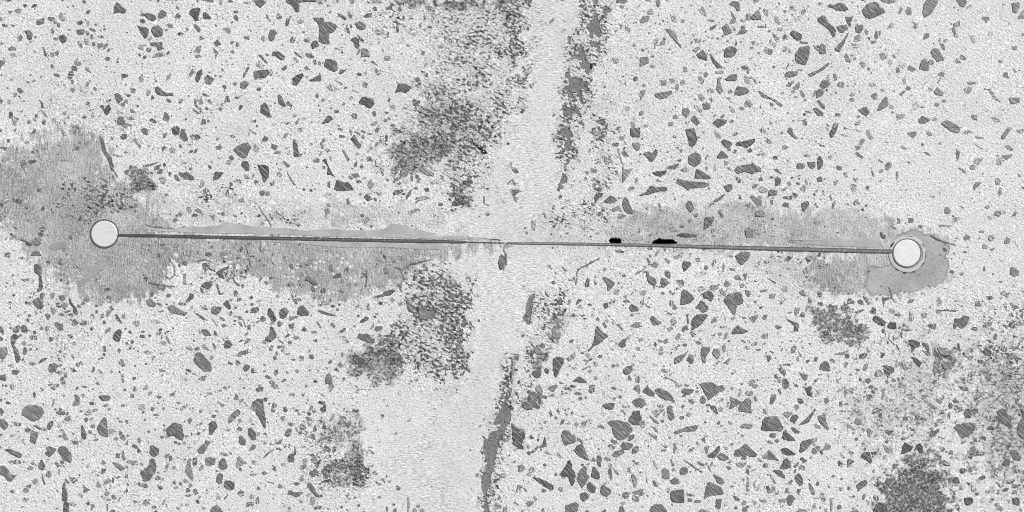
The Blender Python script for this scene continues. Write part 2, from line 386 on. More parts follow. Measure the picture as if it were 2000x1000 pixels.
# peeled skin
pe = g.ss(g.add(pe_a, g.mul(g.add(g.noise(p, 210, 4, 0.72), -0.5), 1.7)), 0.44, 0.50)
pe = g.mul(pe, g.ss(pe_a, 0.02, 0.15))
w1 = g.noise(g.maprot(p, math.radians(25), 250, 400), 1.0, 2, 0.62)      # ragged gaps where the skin has popped off
w2 = g.noise(p, 46, 3, 0.6)
lv = g.add(g.mul(ro, 0.46), g.mul(g.mul(g.add(w2, -0.5), 0.9), g.ss(ro, 0.05, 0.4)))
lv = g.math('MINIMUM', lv, 0.36)
thr = g.add(0.73, g.mul(lv, -0.72))
pt = g.mul(g.ss(g.math('SUBTRACT', w1, thr), -0.012, 0.03), g.ss(ro, 0.06, 0.22))
c = g.mix(pt, c, g.add(0.065, g.mul(g.add(dn, -0.45), 0.60)))
c = g.mix(pe, c, g.add(g.ss(pe_a, 0.25, 0.75, 0.07, 0.165), g.mul(g.add(dn, -0.5), 0.16)))
c = g.mix(g.mul(de, 0.85), c, 0.04)
g.grey(c)
hgt = g.add(g.mul(g.add(g.mul(fl, 1.0), g.mul(isot, 0.6)), g.mul(g.mix(fi, 1.0, 0.6), g.mix(be, 1.0, 0.3))), g.add(g.mul(pt, -2.0), g.mul(pe, -2.0)))
g.bump(hgt, 0.0010, 0.65)
GROUND_MAT = g.m
ground = tag(link('ground', me, GROUND_MAT), 'pale worn concrete paving with peeled skin and grey mortar skims', 'ground', kind='structure')

# ---- stone outlines traced per 125 mm square (1000 units = 125 mm; e = chip as centre, length, width, tilt; m faint, k black)
T = {
 (0, 0): """890 108 895 50 915 18 950 50 985 78 975 103 940 98 905 100;m 115 85 140 62 165 75 160 112 125 98;245 55 262 33 290 35 285 52 255 60;e 197 45 32 26 80;e 8 148 34 26 80;e 80 95 30 20 30;285 165 300 150 325 150 338 135 340 180 315 190 290 195;375 135 425 135 428 158 400 165 380 155;458 122 480 110 508 140 505 162 480 158;e 458 195 34 24 80;e 412 235 30 22 40;600 170 640 160 650 180 630 195 602 190;e 688 180 40 22 90;e 688 95 44 24 -35;e 658 12 34 26 60;195 240 235 240 252 265 248 300 235 312 215 300 210 270;600 235 650 230 668 245 650 268 620 275 602 262;e 684 260 36 28 80;e 724 233 48 22 20;460 285 500 272 522 300 515 325 490 335 470 315;e 717 288 40 24 85;e 790 287 48 22 5;660 300 690 315 690 350 668 350 660 330;610 322 630 322 650 360 640 372 612 350;e 733 345 34 28 70;760 345 790 335 810 345 790 375 765 380;805 365 830 335 845 345 830 375 805 388;e 848 392 34 26 -60;65 378 90 362 115 370 130 390 100 395 72 395;m 80 420 115 415 130 445 90 442;330 370 345 370 355 400 375 450 360 440 345 430 340 395;395 415 430 410 455 390 460 425 430 438 400 438;e 842 458 40 34 30;585 490 600 455 612 460 600 485 630 480 635 505 610 515 590 505;560 520 590 515 608 540 600 555 565 550;e 408 517 28 24 60;668 525 695 530 710 570 690 560 665 545;528 600 540 565 565 555 578 580 555 620 535 628;e 443 587 60 22 15;950 575 998 582 998 600 955 610;658 685 685 640 710 622 700 650 675 690;e 566 640 34 26 70;m 550 690 580 685 585 710 565 725 552 712;e 155 708 50 30 50;e 120 745 40 20 -50;895 740 920 728 960 765 955 785 925 808 910 790;930 815 970 800 980 830 950 832;970 780 998 775 998 812 972 800;e 8 785 56 22 85;e 70 795 36 26 50;305 780 335 800 340 840 325 845 318 805;320 862 345 870 372 905 365 918 335 890;e 850 787 44 24 -20;780 825 810 820 815 850 850 815 865 850 840 895 820 890 810 860;70 880 95 870 102 900 90 925 72 920;92 918 135 920 135 950 120 988 105 960;e 938 880 48 18 18;915 940 935 910 965 918 978 955 965 975 920 970;e 422 935 34 26 20;e 345 955 42 30 -70;0 475 40 472 38 495 10 520 5 540 0 530;e 660 915 32 28 0;e 725 900 48 20 85;e 500 888 26 24 0;e 745 695 34 24 30;e 105 200 30 14 5;e 36 198 44 26 10;e 270 935 36 20 40;e 230 950 36 26 -50;e 690 805 34 20 30""",
 (1, 0): """122 115 150 103 210 118 216 150 190 165 160 150;238 110 262 75 298 95 295 125 265 145 240 138;75 200 105 215 140 215 162 235 150 280 130 300 105 265;185 245 190 215 235 200 270 230 268 275 235 290 205 280;365 130 385 105 412 120 405 145 375 150;480 110 495 75 530 62 565 70 550 130 552 158 525 160 505 130;587 145 590 100 610 98 640 125 650 150;e 115 167 46 30 20;302 195 320 183 350 195 345 218 325 218;e 410 267 52 26 8;510 195 535 190 568 235 555 252 525 225;m 740 222 790 215 805 235 790 265 760 250;825 125 850 118 862 140 855 165 835 150;e 842 93 34 22 0;e 172 302 44 26 -50;170 340 230 330 265 330 270 385 240 395 220 365 190 360;78 365 90 348 120 350 118 388 95 388;e 163 392 38 34 0;190 448 235 408 280 415 285 435 240 445 205 450;e 313 415 30 20 -45;e 132 448 34 28 0;515 405 535 370 565 355 572 375 560 410 530 420;m 522 435 550 425 578 440 550 452 530 450;672 330 700 308 730 350 685 358;668 378 690 395 705 415 690 440 685 460 680 420;e 572 298 38 26 40;905 285 935 285 945 275 945 312 915 305;e 855 347 34 26 90;e 462 232 32 20 45;480 575 500 543 520 548 490 605;528 600 545 560 575 545 580 575 560 620 548 642 532 630;602 610 622 580 670 620 640 660 605 645;880 650 915 628 945 655 910 698 880 680;898 610 905 570 930 530 948 525 940 550 912 595;980 570 998 550 998 612 982 600;e 755 677 34 24 45;e 836 655 26 24 0;90 600 115 580 122 630 92 638;m 300 592 325 590 330 615 305 620;212 685 240 678 260 695 290 725 345 725 348 745 300 748 235 740 218 720;15 690 58 695 55 725 30 722;140 750 150 695 180 715 165 745;180 760 190 742 208 770 180 780;e 412 790 40 28 -60;e 605 742 56 20 20;e 528 790 42 20 90;550 815 570 755 590 810 570 820;e 640 795 44 32 40;753 790 765 755 785 750 800 795;e 852 760 36 24 -10;865 860 875 820 900 825 885 855;510 850 560 885 545 892 505 862;e 545 838 70 20 38;15 855 45 850 65 885 25 880;0 910 60 935 0 935;272 935 290 870 328 915 312 950;170 930 190 925 225 950 215 965 172 950;573 970 580 928 605 930 608 970;e 617 850 32 22 40;e 628 948 28 20 90;960 945 998 935 998 958 975 955;350 998 380 980 400 998;580 0 660 0 665 18 620 12;710 0 735 0 730 40 715 30;e 800 10 34 20 10;970 0 998 0 998 30;e 722 850 34 24 20;e 735 818 28 20 80""",
 (2, 0): """0 5 50 0 75 20 35 60 10 40 0 35;240 0 460 0 460 15 340 18 340 90 320 95 290 45 255 25;158 130 170 105 205 128 195 145 170 150;225 190 240 150 265 155 250 200 235 208;75 115 90 118 118 175 105 165;320 170 350 152 375 170 345 188;95 290 115 235 145 235 165 260 150 275 140 310 110 315;e 62 303 46 38 40;448 140 530 145 528 180 580 170 630 205 610 245 565 265 575 340 540 340 490 320 500 215 480 180 460 160;635 105 665 105 705 140 695 158 650 125;715 110 730 95 755 120 745 145 725 135;840 125 870 105 905 108 890 135 850 138;775 185 810 165 858 195 850 225 820 232 790 215;705 215 725 220 738 262 715 255;e 745 205 28 18 85;785 265 845 315 840 330 815 315;740 310 770 292 805 305 805 370 780 375 765 335;265 325 280 285 308 315 290 335;375 315 405 295 425 300 420 330 385 328;430 350 445 322 475 318 492 355 440 382;295 398 360 445 345 452 300 415;125 440 135 405 180 405 222 440 215 465 190 470 150 435;e 312 467 50 20 50;385 425 405 412 455 440 440 455 400 445;440 475 465 465 475 500 465 508;m 820 440 830 380 870 385 890 440;m 785 425 800 385 818 390 805 415;15 430 40 432 85 480 85 495 60 475;e 958 250 60 34 20;5 490 25 475 68 510 50 530 5 522;378 530 395 515 425 545 385 548;195 535 235 510 238 540 210 552;532 515 550 465 580 462 630 485 635 545 610 560 570 540;0 555 90 545 105 575 70 608 0 612;108 545 130 545 128 580 112 575;650 575 660 545 710 545 690 560 665 580;925 545 940 530 968 575 955 590 940 580;895 485 915 475 955 515 920 500;285 615 300 598 360 575 372 595 345 630 320 668 290 665;418 625 490 590 495 570 508 600 505 632 430 635;552 680 585 655 630 690 620 712 590 710;832 655 850 637 872 655 865 685 840 680;e 25 697 38 28 20;e 808 582 40 26 10;170 750 185 740 205 755 215 790 238 825 215 830 180 810;238 800 255 790 285 820 275 838 245 822;e 478 748 36 26 80;e 523 782 30 26 0;e 745 765 34 24 0;812 790 830 758 880 765 915 775 922 810 895 842 860 835 850 820 815 812;35 880 40 825 65 805 95 830 110 900 90 920 70 895;e 630 870 40 26 10;745 900 760 885 790 895 790 925 755 932;908 880 930 865 940 900 925 915;305 955 345 918 330 965 310 970;512 968 560 905 580 908 600 930 570 955 530 965;e 925 965 50 26 -20;e 245 965 26 18 -30;e 300 903 30 26 0;e 858 570 26 22 90;e 700 685 26 18 -30;e 685 812 30 20 -30;e 780 713 56 10 20;e 637 633 50 12 25;e 635 383 60 14 12""",
 (3, 0): """90 725 105 690 115 652 165 658 212 680 195 705 165 725 135 710;235 610 270 600 290 640 285 670 265 655;222 790 230 775 280 790 265 825 228 825;345 655 380 650 395 690 380 715;e 70 840 50 36 -40;e 125 72 38 26 70;e 30 270 50 20 100;e 360 215 40 22 10;m 5 435 50 440 45 475 0 475;e 35 65 46 24 0;e 105 225 60 26 80;e 40 780 34 20 -70;e 340 55 30 20 0;e 318 140 26 20 80;e 640 370 44 26 30;e 20 880 30 18 10;e 12 940 30 24 -50;e 153 138 34 18 80;m 355 930 400 915 400 945 365 955""",
 (4, 0): """e 405 242 36 22 -40;m 140 655 170 650 165 690 140 685;e 315 160 40 22 -40;m 380 0 400 0 410 10 390 10;m 880 205 925 220 920 250 890 240;m 780 450 830 460 835 490 800 500;e 900 852 40 30 0;e 700 950 70 40 20;e 945 975 50 34 60;m 840 190 870 195 850 230""",
 (5, 0): """120 5 155 5 150 55 135 55;m 60 90 80 65 110 80 100 115 60 110;m 0 165 25 125 75 130 60 170 10 178;m 245 130 275 120 285 175 250 165;e 335 163 30 26 0;468 95 485 50 505 70 520 130 495 115;m 200 230 240 228 280 260 290 310 320 355 315 370 275 320 240 280;530 155 578 155 575 170 540 165;545 215 600 190 590 215 550 240;640 215 680 185 720 250 670 275;705 85 735 120 750 155 740 180 705 185 700 165 720 145;700 35 725 10 775 20 778 80 755 82 745 55 715 45;830 110 860 105 865 140 850 160 832 150;865 135 910 85 930 85 945 150 900 155 865 148;e 808 160 38 30 0;m 960 75 998 70 998 130 970 110;725 205 745 215 748 240 735 240;755 270 790 225 790 205 815 205 820 230 840 240 820 258;915 203 985 200 985 215 925 215;m 425 305 475 305 470 330 435 332;m 410 390 450 365 470 375 440 410;440 430 490 390 525 440 520 472 475 460;545 425 555 425 590 475 640 515 640 530 600 528 570 490;658 430 670 375 720 362 758 390 740 430 715 445 665 445;160 330 190 310 195 345 165 355;m 110 310 145 305 135 350 115 380;e 883 335 36 28 -20;965 392 998 380 998 420 980 415;788 525 830 503 850 530 835 545 800 540;e 98 518 42 22 20;e 513 583 36 40 0;455 600 470 595 502 635 485 662 455 640;m 605 660 600 615 640 605 625 640 650 710 625 732 595 700;665 615 720 580 758 580 755 620 745 630 685 630;812 600 838 582 858 655 820 650;868 600 880 600 922 645 905 655;m 590 555 650 550 650 575 595 575;742 715 765 678 820 685 850 710 835 730 780 745 742 740;115 735 245 708 250 725 210 760 160 775 130 755;235 615 268 615 270 640 250 662;m 315 640 340 620 355 660 325 668;m 160 625 205 625 205 665 170 665;270 690 290 650 305 665 295 708;m 340 520 365 530 370 560 340 560;525 700 545 688 575 705 575 722 550 728 528 720;e 705 715 34 30 0;m 455 745 475 728 508 770 490 788 465 775;925 712 940 712 998 750 998 772 950 755;540 770 555 765 578 785 560 802;m 335 850 375 845 388 880 360 918 335 890;420 820 450 825 485 860 475 880 440 855;488 810 520 800 545 815 548 850 500 855;812 825 830 785 860 790 880 820 860 840 830 835;e 797 848 40 26 10;m 265 900 280 892 305 915 290 930 258 925;0 715 45 700 35 740 10 780 0 790;400 930 425 900 468 955 445 978 405 945;568 960 610 930 680 940 670 965 635 985 610 998 585 975;e 717 945 36 24 0;m 215 990 230 955 265 955 250 980;e 15 880 36 26 0;e 48 985 30 26 0;e 645 910 40 22 -40;e 585 903 30 20 -30;e 720 860 50 30 60;m 0 450 60 445 70 490 0 520;m 660 470 690 462 695 490 670 490;e 872 375 30 24 20;e 928 415 26 20 0""",
 (6, 0): """170 55 195 45 205 75 230 75 210 85 175 72;255 85 290 68 295 95 265 120;208 135 240 130 252 152 240 165 210 165;m 390 30 400 15 435 25 405 42;468 45 480 35 520 40 540 25 590 30 622 70 600 88 530 80 520 65 475 60;740 75 790 25 850 20 870 60 900 70 912 95 800 145 770 135 750 110;880 0 998 0 998 15 940 28 900 18;45 140 75 128 85 160 95 175 90 192 60 170;e 100 228 34 26 10;388 150 430 122 455 140 470 175 525 230 522 275 505 288 480 240 430 195 395 175;603 135 630 135 665 130 640 150 650 200 635 208 610 160;535 210 610 192 625 225 580 258 560 250;680 205 735 192 745 225 720 255 690 250;755 240 770 225 785 245 775 272 758 265;928 225 965 172 988 190 980 212;172 262 195 238 265 270 260 305 235 315 205 300;37 270 52 265 82 320 70 332 50 300;e 130 287 34 38 0;522 380 560 340 605 290 625 258 620 290 590 345 560 402 530 395;670 320 680 285 705 270 732 290 720 318 685 325;828 285 845 240 880 245 880 270 845 308;655 335 675 345 705 345 705 372 680 378 660 360;248 320 310 330 305 342 260 338;400 410 398 375 418 342 450 360 450 415 440 422 405 418;800 318 848 320 840 335 810 345;220 480 212 430 250 370 325 365 320 430 295 502 245 495;e 130 385 32 44 10;e 48 345 32 28 0;350 352 370 360 398 390 385 395;0 380 30 385 36 410 25 425 0 425;595 435 625 430 645 490 610 480;872 420 905 415 930 430 925 450 895 470 878 445;715 490 735 480 760 495 755 525 735 532;e 168 400 34 24 80;320 575 395 545 470 490 472 512 430 545 340 598 322 590;130 585 150 560 225 560 228 585 175 606 135 600;135 540 160 495 165 510;e 20 320 36 18 -70;190 690 235 645 250 650 245 690 220 702;138 668 195 630 205 640 170 680;m 455 610 475 580 485 620 470 632;508 580 530 575 540 625 520 632;405 670 420 635 455 628 485 650 470 675 430 695;540 665 555 640 590 640 595 680 560 682;380 765 378 710 405 695 440 712 425 745;250 715 260 705 285 740 285 762 262 750;m 345 755 365 710 378 720 365 750;e 813 663 52 26 0;385 790 400 785 445 830 440 850 420 845;e 655 780 40 28 20;805 750 835 725 860 745 850 775 825 782;855 868 875 810 915 758 930 760 940 825 890 855;350 845 380 845 430 880 425 905 385 902;708 860 740 842 770 838 795 875 770 910 740 895;e 545 897 42 26 0;e 705 910 26 28 0;e 315 875 46 14 12;270 940 290 935 305 955 300 985 275 970;670 965 720 940 720 965 690 985;500 998 515 962 545 965 545 998;e 900 708 46 22 20;e 658 740 32 24 0;m 0 755 60 780 110 820 100 835;e 955 485 40 32 60;e 985 440 30 22 40;e 965 835 40 30 20;e 232 660 1 1 0;e 247 547 44 16 5;e 787 540 26 20 60;e 243 935 26 22 0""",
 (7, 0): """210 90 220 30 240 0 328 0 320 35 270 105 225 135;470 0 545 0 552 20 530 55 500 45;540 60 590 32 590 48 555 68;m 75 85 90 58 115 62 122 100 105 118 80 108;m 20 90 35 50 52 65 40 100 20 110;m 905 25 960 20 965 60 940 100 915 92;m 955 135 998 75 998 145 955 148;450 190 495 160 500 200 470 212 452 208;m 675 130 720 132 735 155 700 165 675 150;135 215 145 185 170 185 170 215 150 228;e 455 240 60 26 70;e 472 284 34 24 0;215 310 222 265 255 258 262 285 240 300;575 280 605 278 625 325 610 345 585 320;275 400 295 380 330 382 375 465 325 480 285 440;e 275 488 42 38 0;182 535 200 480 225 458 245 475 260 540 230 550;338 340 375 345 382 395 360 375;e 342 315 22 36 20;e 388 318 34 28 -20;500 435 515 428 548 450 545 468 505 462;460 485 475 455 500 470 505 490;m 520 360 550 385 545 395;25 500 45 480 72 500 60 535 35 525;0 530 20 528 30 560 0 570;85 540 105 510 158 540 120 562;e 65 640 52 26 75;m 330 575 360 560 380 575 370 600 335 590;320 655 345 598 355 610 330 650;300 720 325 680 370 725 365 750 310 740;e 267 700 34 34 0;e 95 690 34 34 0;m 22 735 60 710 75 715 40 750;m 535 695 565 675 592 685 570 730 540 720;m 560 640 620 640 620 655 565 658;m 715 700 745 700 780 760 825 800 770 775 745 740;m 885 765 960 765 965 800 900 812;m 835 575 870 560 875 605 840 600;130 815 165 800 180 830 155 858 135 845;e 320 820 46 30 0;e 375 790 34 24 20;0 895 70 890 60 920 15 935;178 935 205 908 260 925 262 945 215 965 180 960;e 300 932 40 30 10;738 920 770 915 805 935 805 955 775 950;585 905 605 895 632 905 630 940 600 930;m 355 965 400 940 470 975 500 998 390 998;e 590 998 1 1 0;e 205 960 1 1 0;e 735 268 36 30 0;e 200 835 50 10 10;210 670 190 698 225 650 232 655;e 925 375 44 34 0;e 990 272 20 30 0;m 910 535 925 530 940 560 925 565""",
 (0, 1): """165 250 195 255 203 295 185 315 165 300;225 255 280 248 280 265 245 280 225 270;e 345 292 26 44 0;730 85 745 70 775 75 775 105 745 112;0 145 50 150 45 175 10 160;475 0 490 5 520 55 500 60;780 70 805 80 815 110 805 160 825 200 865 240 885 280 880 325 862 315 865 260 820 215 800 175 795 110;100 548 180 565 180 592 130 585 105 572;32 570 50 550 75 555 70 582 35 582;e 10 598 44 38 60;e 305 482 32 30 0;310 785 330 770 355 780 350 805 325 808;300 815 315 812 335 830 328 850 305 845;80 820 175 865 170 880 110 850;200 890 235 888 252 905 240 920 205 912;240 998 255 965 300 965 325 998;35 990 55 965 80 975 82 998 40 998;940 65 960 45 990 50 988 80 965 90 945 82;e 605 160 36 36 0;e 472 135 36 24 20;e 910 215 50 18 15;e 988 345 34 36 0;265 10 285 15 270 45 250 35;e 590 40 40 26 30;m 260 880 285 858 318 870 318 905 290 920 262 905;e 215 622 28 22 0;e 878 78 28 26 0;e 255 188 26 24 0;e 985 190 30 16 0;940 0 970 0 965 22 945 15;m 35 630 60 630 65 660 38 660;m 0 670 15 690 15 730 0 735;e 335 630 26 34 0;e 510 850 24 22 0;e 495 252 28 14 0;e 882 545 24 20 0;e 868 602 22 20 0;e 885 380 18 26 0;e 903 477 16 14 0;e 210 115 36 22 0;e 122 782 30 10 35""",
 (1, 1): """100 10 130 0 158 15 148 55 120 45;342 0 400 0 402 40 375 58 345 40;405 55 420 10 440 8 470 95 440 102 410 80;488 60 510 50 545 52 570 75 545 90 495 85;30 85 60 88 100 125 95 160 70 125;m 270 45 290 32 308 45 300 62 275 62;e 410 140 24 30 0;262 155 285 138 300 158 270 185;325 165 350 150 368 175 365 195 335 195;515 200 520 170 545 160 540 185;e 495 182 30 18 -30;e 818 63 36 20 8;685 148 700 138 732 145 728 165 695 170;828 170 860 140 930 115 960 145 930 220 905 235 860 210;m 985 135 998 125 998 190 980 170;940 5 998 40 998 55 950 20;790 220 810 212 830 235 815 252 792 240;m 765 265 785 248 808 260 800 290 770 285;885 280 905 258 935 265 948 300 945 335 920 330 900 308;905 365 945 370 965 385 980 345 990 370 970 398 920 395;118 290 240 268 165 300 125 305;202 310 215 295 258 285 240 325 210 328;228 345 250 320 272 325 265 358 235 360;400 345 440 355 455 338 515 385 505 408 455 400 410 378;360 370 380 362 410 410 390 415 370 400;m 240 390 265 382 298 395 285 440 260 430;665 410 680 342 748 350 710 395;558 455 575 415 598 425 590 455 570 468;e 805 437 30 24 60;e 490 320 26 26 0;m 840 400 890 402 885 435 850 420;588 480 610 470 640 490 615 505 590 500;250 890 265 885 285 900 280 920 258 918;725 665 745 655 760 672 750 685 730 680;m 520 640 550 625 575 650 560 660;e 480 640 50 36 40;e 520 682 46 26 0;355 715 375 700 388 720 370 735 350 732;e 385 685 30 26 0;0 350 1 350 1 351;m 860 560 900 545 905 575 870 572;985 420 998 405 998 445;e 945 45 14 26 0;e 285 290 26 34 0;e 328 360 24 34 0;e 640 305 34 20 40;m 650 690 680 675 670 720;m 190 720 215 705 240 735 215 750 195 740;e 720 728 14 26 -20;e 405 268 1 1 0;e 945 905 26 20 0;m 435 970 500 950 490 998 440 998;m 720 970 770 965 770 998 730 998;e 630 988 50 34 0;e 480 920 1 1 0;e 885 945 20 40 0;e 1 350 30 50 0""",
 (2, 1): """48 90 70 60 98 85 80 105 55 100;205 85 225 45 260 38 235 70;0 130 25 155 22 188 0 188;290 100 305 92 322 125 335 200 365 195 345 218 298 222 295 165;320 0 360 0 362 25 345 38 325 20;e 168 190 50 24 -5;500 115 520 110 528 155 510 160;e 508 198 18 36 20;650 50 695 62 690 75 652 75;e 660 12 48 20 15;740 90 770 55 790 90 818 130 812 155 788 150 765 115;e 740 35 16 50 -15;770 25 790 28 820 50 812 62 780 40;e 848 32 26 16 0;e 835 72 26 34 20;e 890 46 38 16 0;928 20 940 0 975 0 955 35 935 32;e 942 125 18 42 20;e 900 158 22 22 0;672 172 690 180 730 240 715 258 700 230;e 585 238 22 38 -20;540 175 555 160 580 170 560 190;445 250 480 235 500 248 490 270 460 270;860 235 870 222 900 228 910 262 895 255 870 262;930 255 942 255 940 290 965 300 935 298;518 255 550 245 560 280 590 345 618 380 600 370 555 360 562 300;15 290 60 290 98 305 98 380 65 425 48 400 50 370 25 330;765 280 790 260 790 305 768 300;e 825 303 28 26 -30;210 262 230 260 265 295 245 310;975 320 998 310 998 370 985 370;e 530 305 24 26 0;245 345 260 385 328 475 300 452 265 410;m 165 350 190 345 205 375 175 382;745 360 795 355 810 380 780 395 755 382;718 380 735 370 758 395 745 408;e 800 420 40 24 0;0 405 25 420 20 435 0 440;110 430 145 410 138 445 118 452;615 480 635 405 690 425 725 430 762 485 730 485 650 492;872 450 880 420 900 400 925 440 905 470 890 478;845 540 870 508 910 558 870 568;560 420 580 418 578 468 560 455;28 500 50 488 70 500 60 528 35 525;e 92 512 34 36 40;e 375 482 26 26 0;e 430 487 26 22 0;m 530 525 580 500 590 520 545 535;705 560 725 550 730 590 715 588;e 22 685 30 26 0;m 535 640 570 625 580 660 550 690;m 835 720 870 695 890 720 840 755;e 832 685 30 26 20;e 903 767 18 24 0;e 330 755 30 26 20;35 880 40 945 70 940 65 960 30 960;e 955 515 40 14 50;e 975 510 18 18 0;e 118 690 50 16 60;e 815 518 24 12 0;e 932 558 34 14 50""",
 (3, 1): """m 270 320 300 300 330 320 390 355 380 375 340 370 300 352;68 430 85 395 130 375 140 385 110 410;205 375 225 370 230 415 210 418;e 256 380 30 34 0;72 505 90 488 145 478 150 495 115 520 75 525;e 150 515 34 18 0;175 530 200 490 220 480 205 525 175 560;e 250 472 40 24 15;310 472 345 470 355 495 325 498;316 255 330 230 345 235 340 265 322 270;230 220 290 200 318 190 280 225 240 228;535 600 540 572 560 570 560 545 590 560 600 575 625 560 640 580 620 595 560 610;k 600 570 640 570 635 595 605 590;425 590 440 578 460 590 455 610 430 605;m 130 365 130 330 200 320 180 375 150 378;m 185 650 260 630 255 655 195 672;775 540 790 540 790 590 825 600 810 605 780 590;m 330 90 370 85 385 120 360 120;e 970 122 26 20 0;e 20 72 24 40 0;975 265 985 310 998 320 998 270;975 480 998 475 998 515;e 810 672 30 24 0;e 648 850 26 8 0;e 905 896 30 8 5;e 985 896 36 10 5;915 560 955 585 930 575;e 840 178 1 1 0;260 560 330 548 350 555 270 570""",
 (4, 1): """340 60 365 35 398 78 350 82;925 0 998 0 998 70 940 72 925 50;m 940 120 998 115 998 165 975 178 950 150;855 185 880 175 915 220 870 220;m 870 330 945 320 910 350 885 390 870 430 862 380;718 575 765 530 800 540 820 570 790 588 730 585;780 650 785 630 830 605 850 625 830 645 790 655;865 610 868 560 885 540 905 560 945 660 910 670 880 645;m 820 700 840 665 890 685 875 705;e 850 705 46 12 5;650 485 670 460 705 470 690 500;625 455 635 430 662 440 645 470;645 540 660 505 710 510 700 540 665 550 650 590;0 485 45 480 75 495 40 505 30 520 0 515;10 545 25 575 40 580 35 550;0 320 30 320 52 345 30 352 5 335;m 965 395 980 390 990 430 965 430;e 930 475 50 36 -10;e 378 540 30 34 0;e 425 575 20 34 -30;e 325 620 30 36 0;e 355 715 26 36 0;e 330 768 22 28 40;985 820 998 780 998 820;245 665 255 665 268 705 255 700;m 155 725 185 725 180 800 155 790;m 640 25 695 25 690 65 660 60;e 858 80 44 36 0;e 885 118 20 26 0;e 810 130 60 30 0;720 250 760 230 790 265 730 275;735 385 790 340 770 365 740 392;e 20 432 50 10 -5;e 685 670 30 34 0;e 712 638 30 36 0;e 490 682 50 16 0;m 720 420 735 415 765 470 745 470;m 570 340 600 335 600 360 580 362;m 615 310 665 325 660 345 620 340;e 575 398 26 26 0;e 845 965 70 18 15;e 645 408 50 14 0""",
 (5, 1): """355 15 425 5 438 60 452 75 440 110 410 150 385 130 375 75;578 40 595 28 632 60 632 82 600 75;635 105 655 90 710 108 718 130 690 160 655 145;752 125 765 108 800 108 890 82 895 105 855 145 820 155 790 138 755 140;e 745 48 40 24 -30;935 12 960 8 985 25 975 42 945 30;980 100 998 75 998 118;30 200 75 182 95 195 118 165 138 175 130 210 95 265 60 240;e 320 178 26 30 0;378 240 392 210 430 193 465 205 476 240 465 275 430 305 380 278;e 520 228 14 50 20;e 307 253 32 24 0;603 225 635 182 660 190 690 225 680 235 610 238;e 673 273 34 36 0;835 175 860 158 875 175 865 190 840 190;728 195 740 168 758 172 745 200;e 963 205 46 26 10;210 305 300 278 298 300 270 325 215 320;m 333 345 345 310 375 310 378 345;100 345 205 332 195 360 160 380 115 368;430 390 440 320 470 330 550 385 550 398 460 395;575 320 585 285 595 330 582 335;742 325 765 300 830 290 880 280 942 315 940 335 875 355 810 340 765 358;e 520 315 16 34 0;m 680 305 700 310 710 330 690 328;285 430 300 395 370 415 395 420 510 425 512 462 430 468 400 470 375 488 345 460;745 385 780 388 790 420 770 430;655 455 690 440 720 445 718 480 690 500 665 480;925 480 945 455 995 478 990 500 945 508;878 460 890 438 920 435 915 460 885 472;e 945 400 34 30 0;e 135 408 26 24 0;0 520 50 500 85 450 130 465 205 462 205 490 130 500 60 520 0 530;575 570 615 540 660 515 668 525 640 555 585 580;e 563 593 34 20 0;360 600 375 570 400 570 420 630 395 658 365 625;m 860 535 885 525 900 545 945 530 950 595 920 612 890 560;m 820 600 870 585 885 630 840 615;770 520 785 525 795 555 775 555;138 590 155 590 175 650 158 645;610 650 630 648 652 690 640 705;425 680 450 662 450 690 430 700;378 720 395 708 403 720 385 745;508 700 580 695 560 750 520 788 498 785;305 770 325 752 345 775 315 780;232 775 245 755 285 790 285 810 250 808;288 840 330 820 440 835 440 850 350 855;m 555 795 570 800 572 830 560 820;m 820 800 840 780 885 800 880 850 830 850;895 795 930 810 935 835 905 825;m 905 650 960 640 980 690 900 690;m 125 975 140 955 160 955 130 998 120 998;60 930 75 925 98 935 92 952 65 950;745 998 790 970 855 970 855 998;e 300 995 30 12 0;m 250 70 265 55 285 70 280 80""",
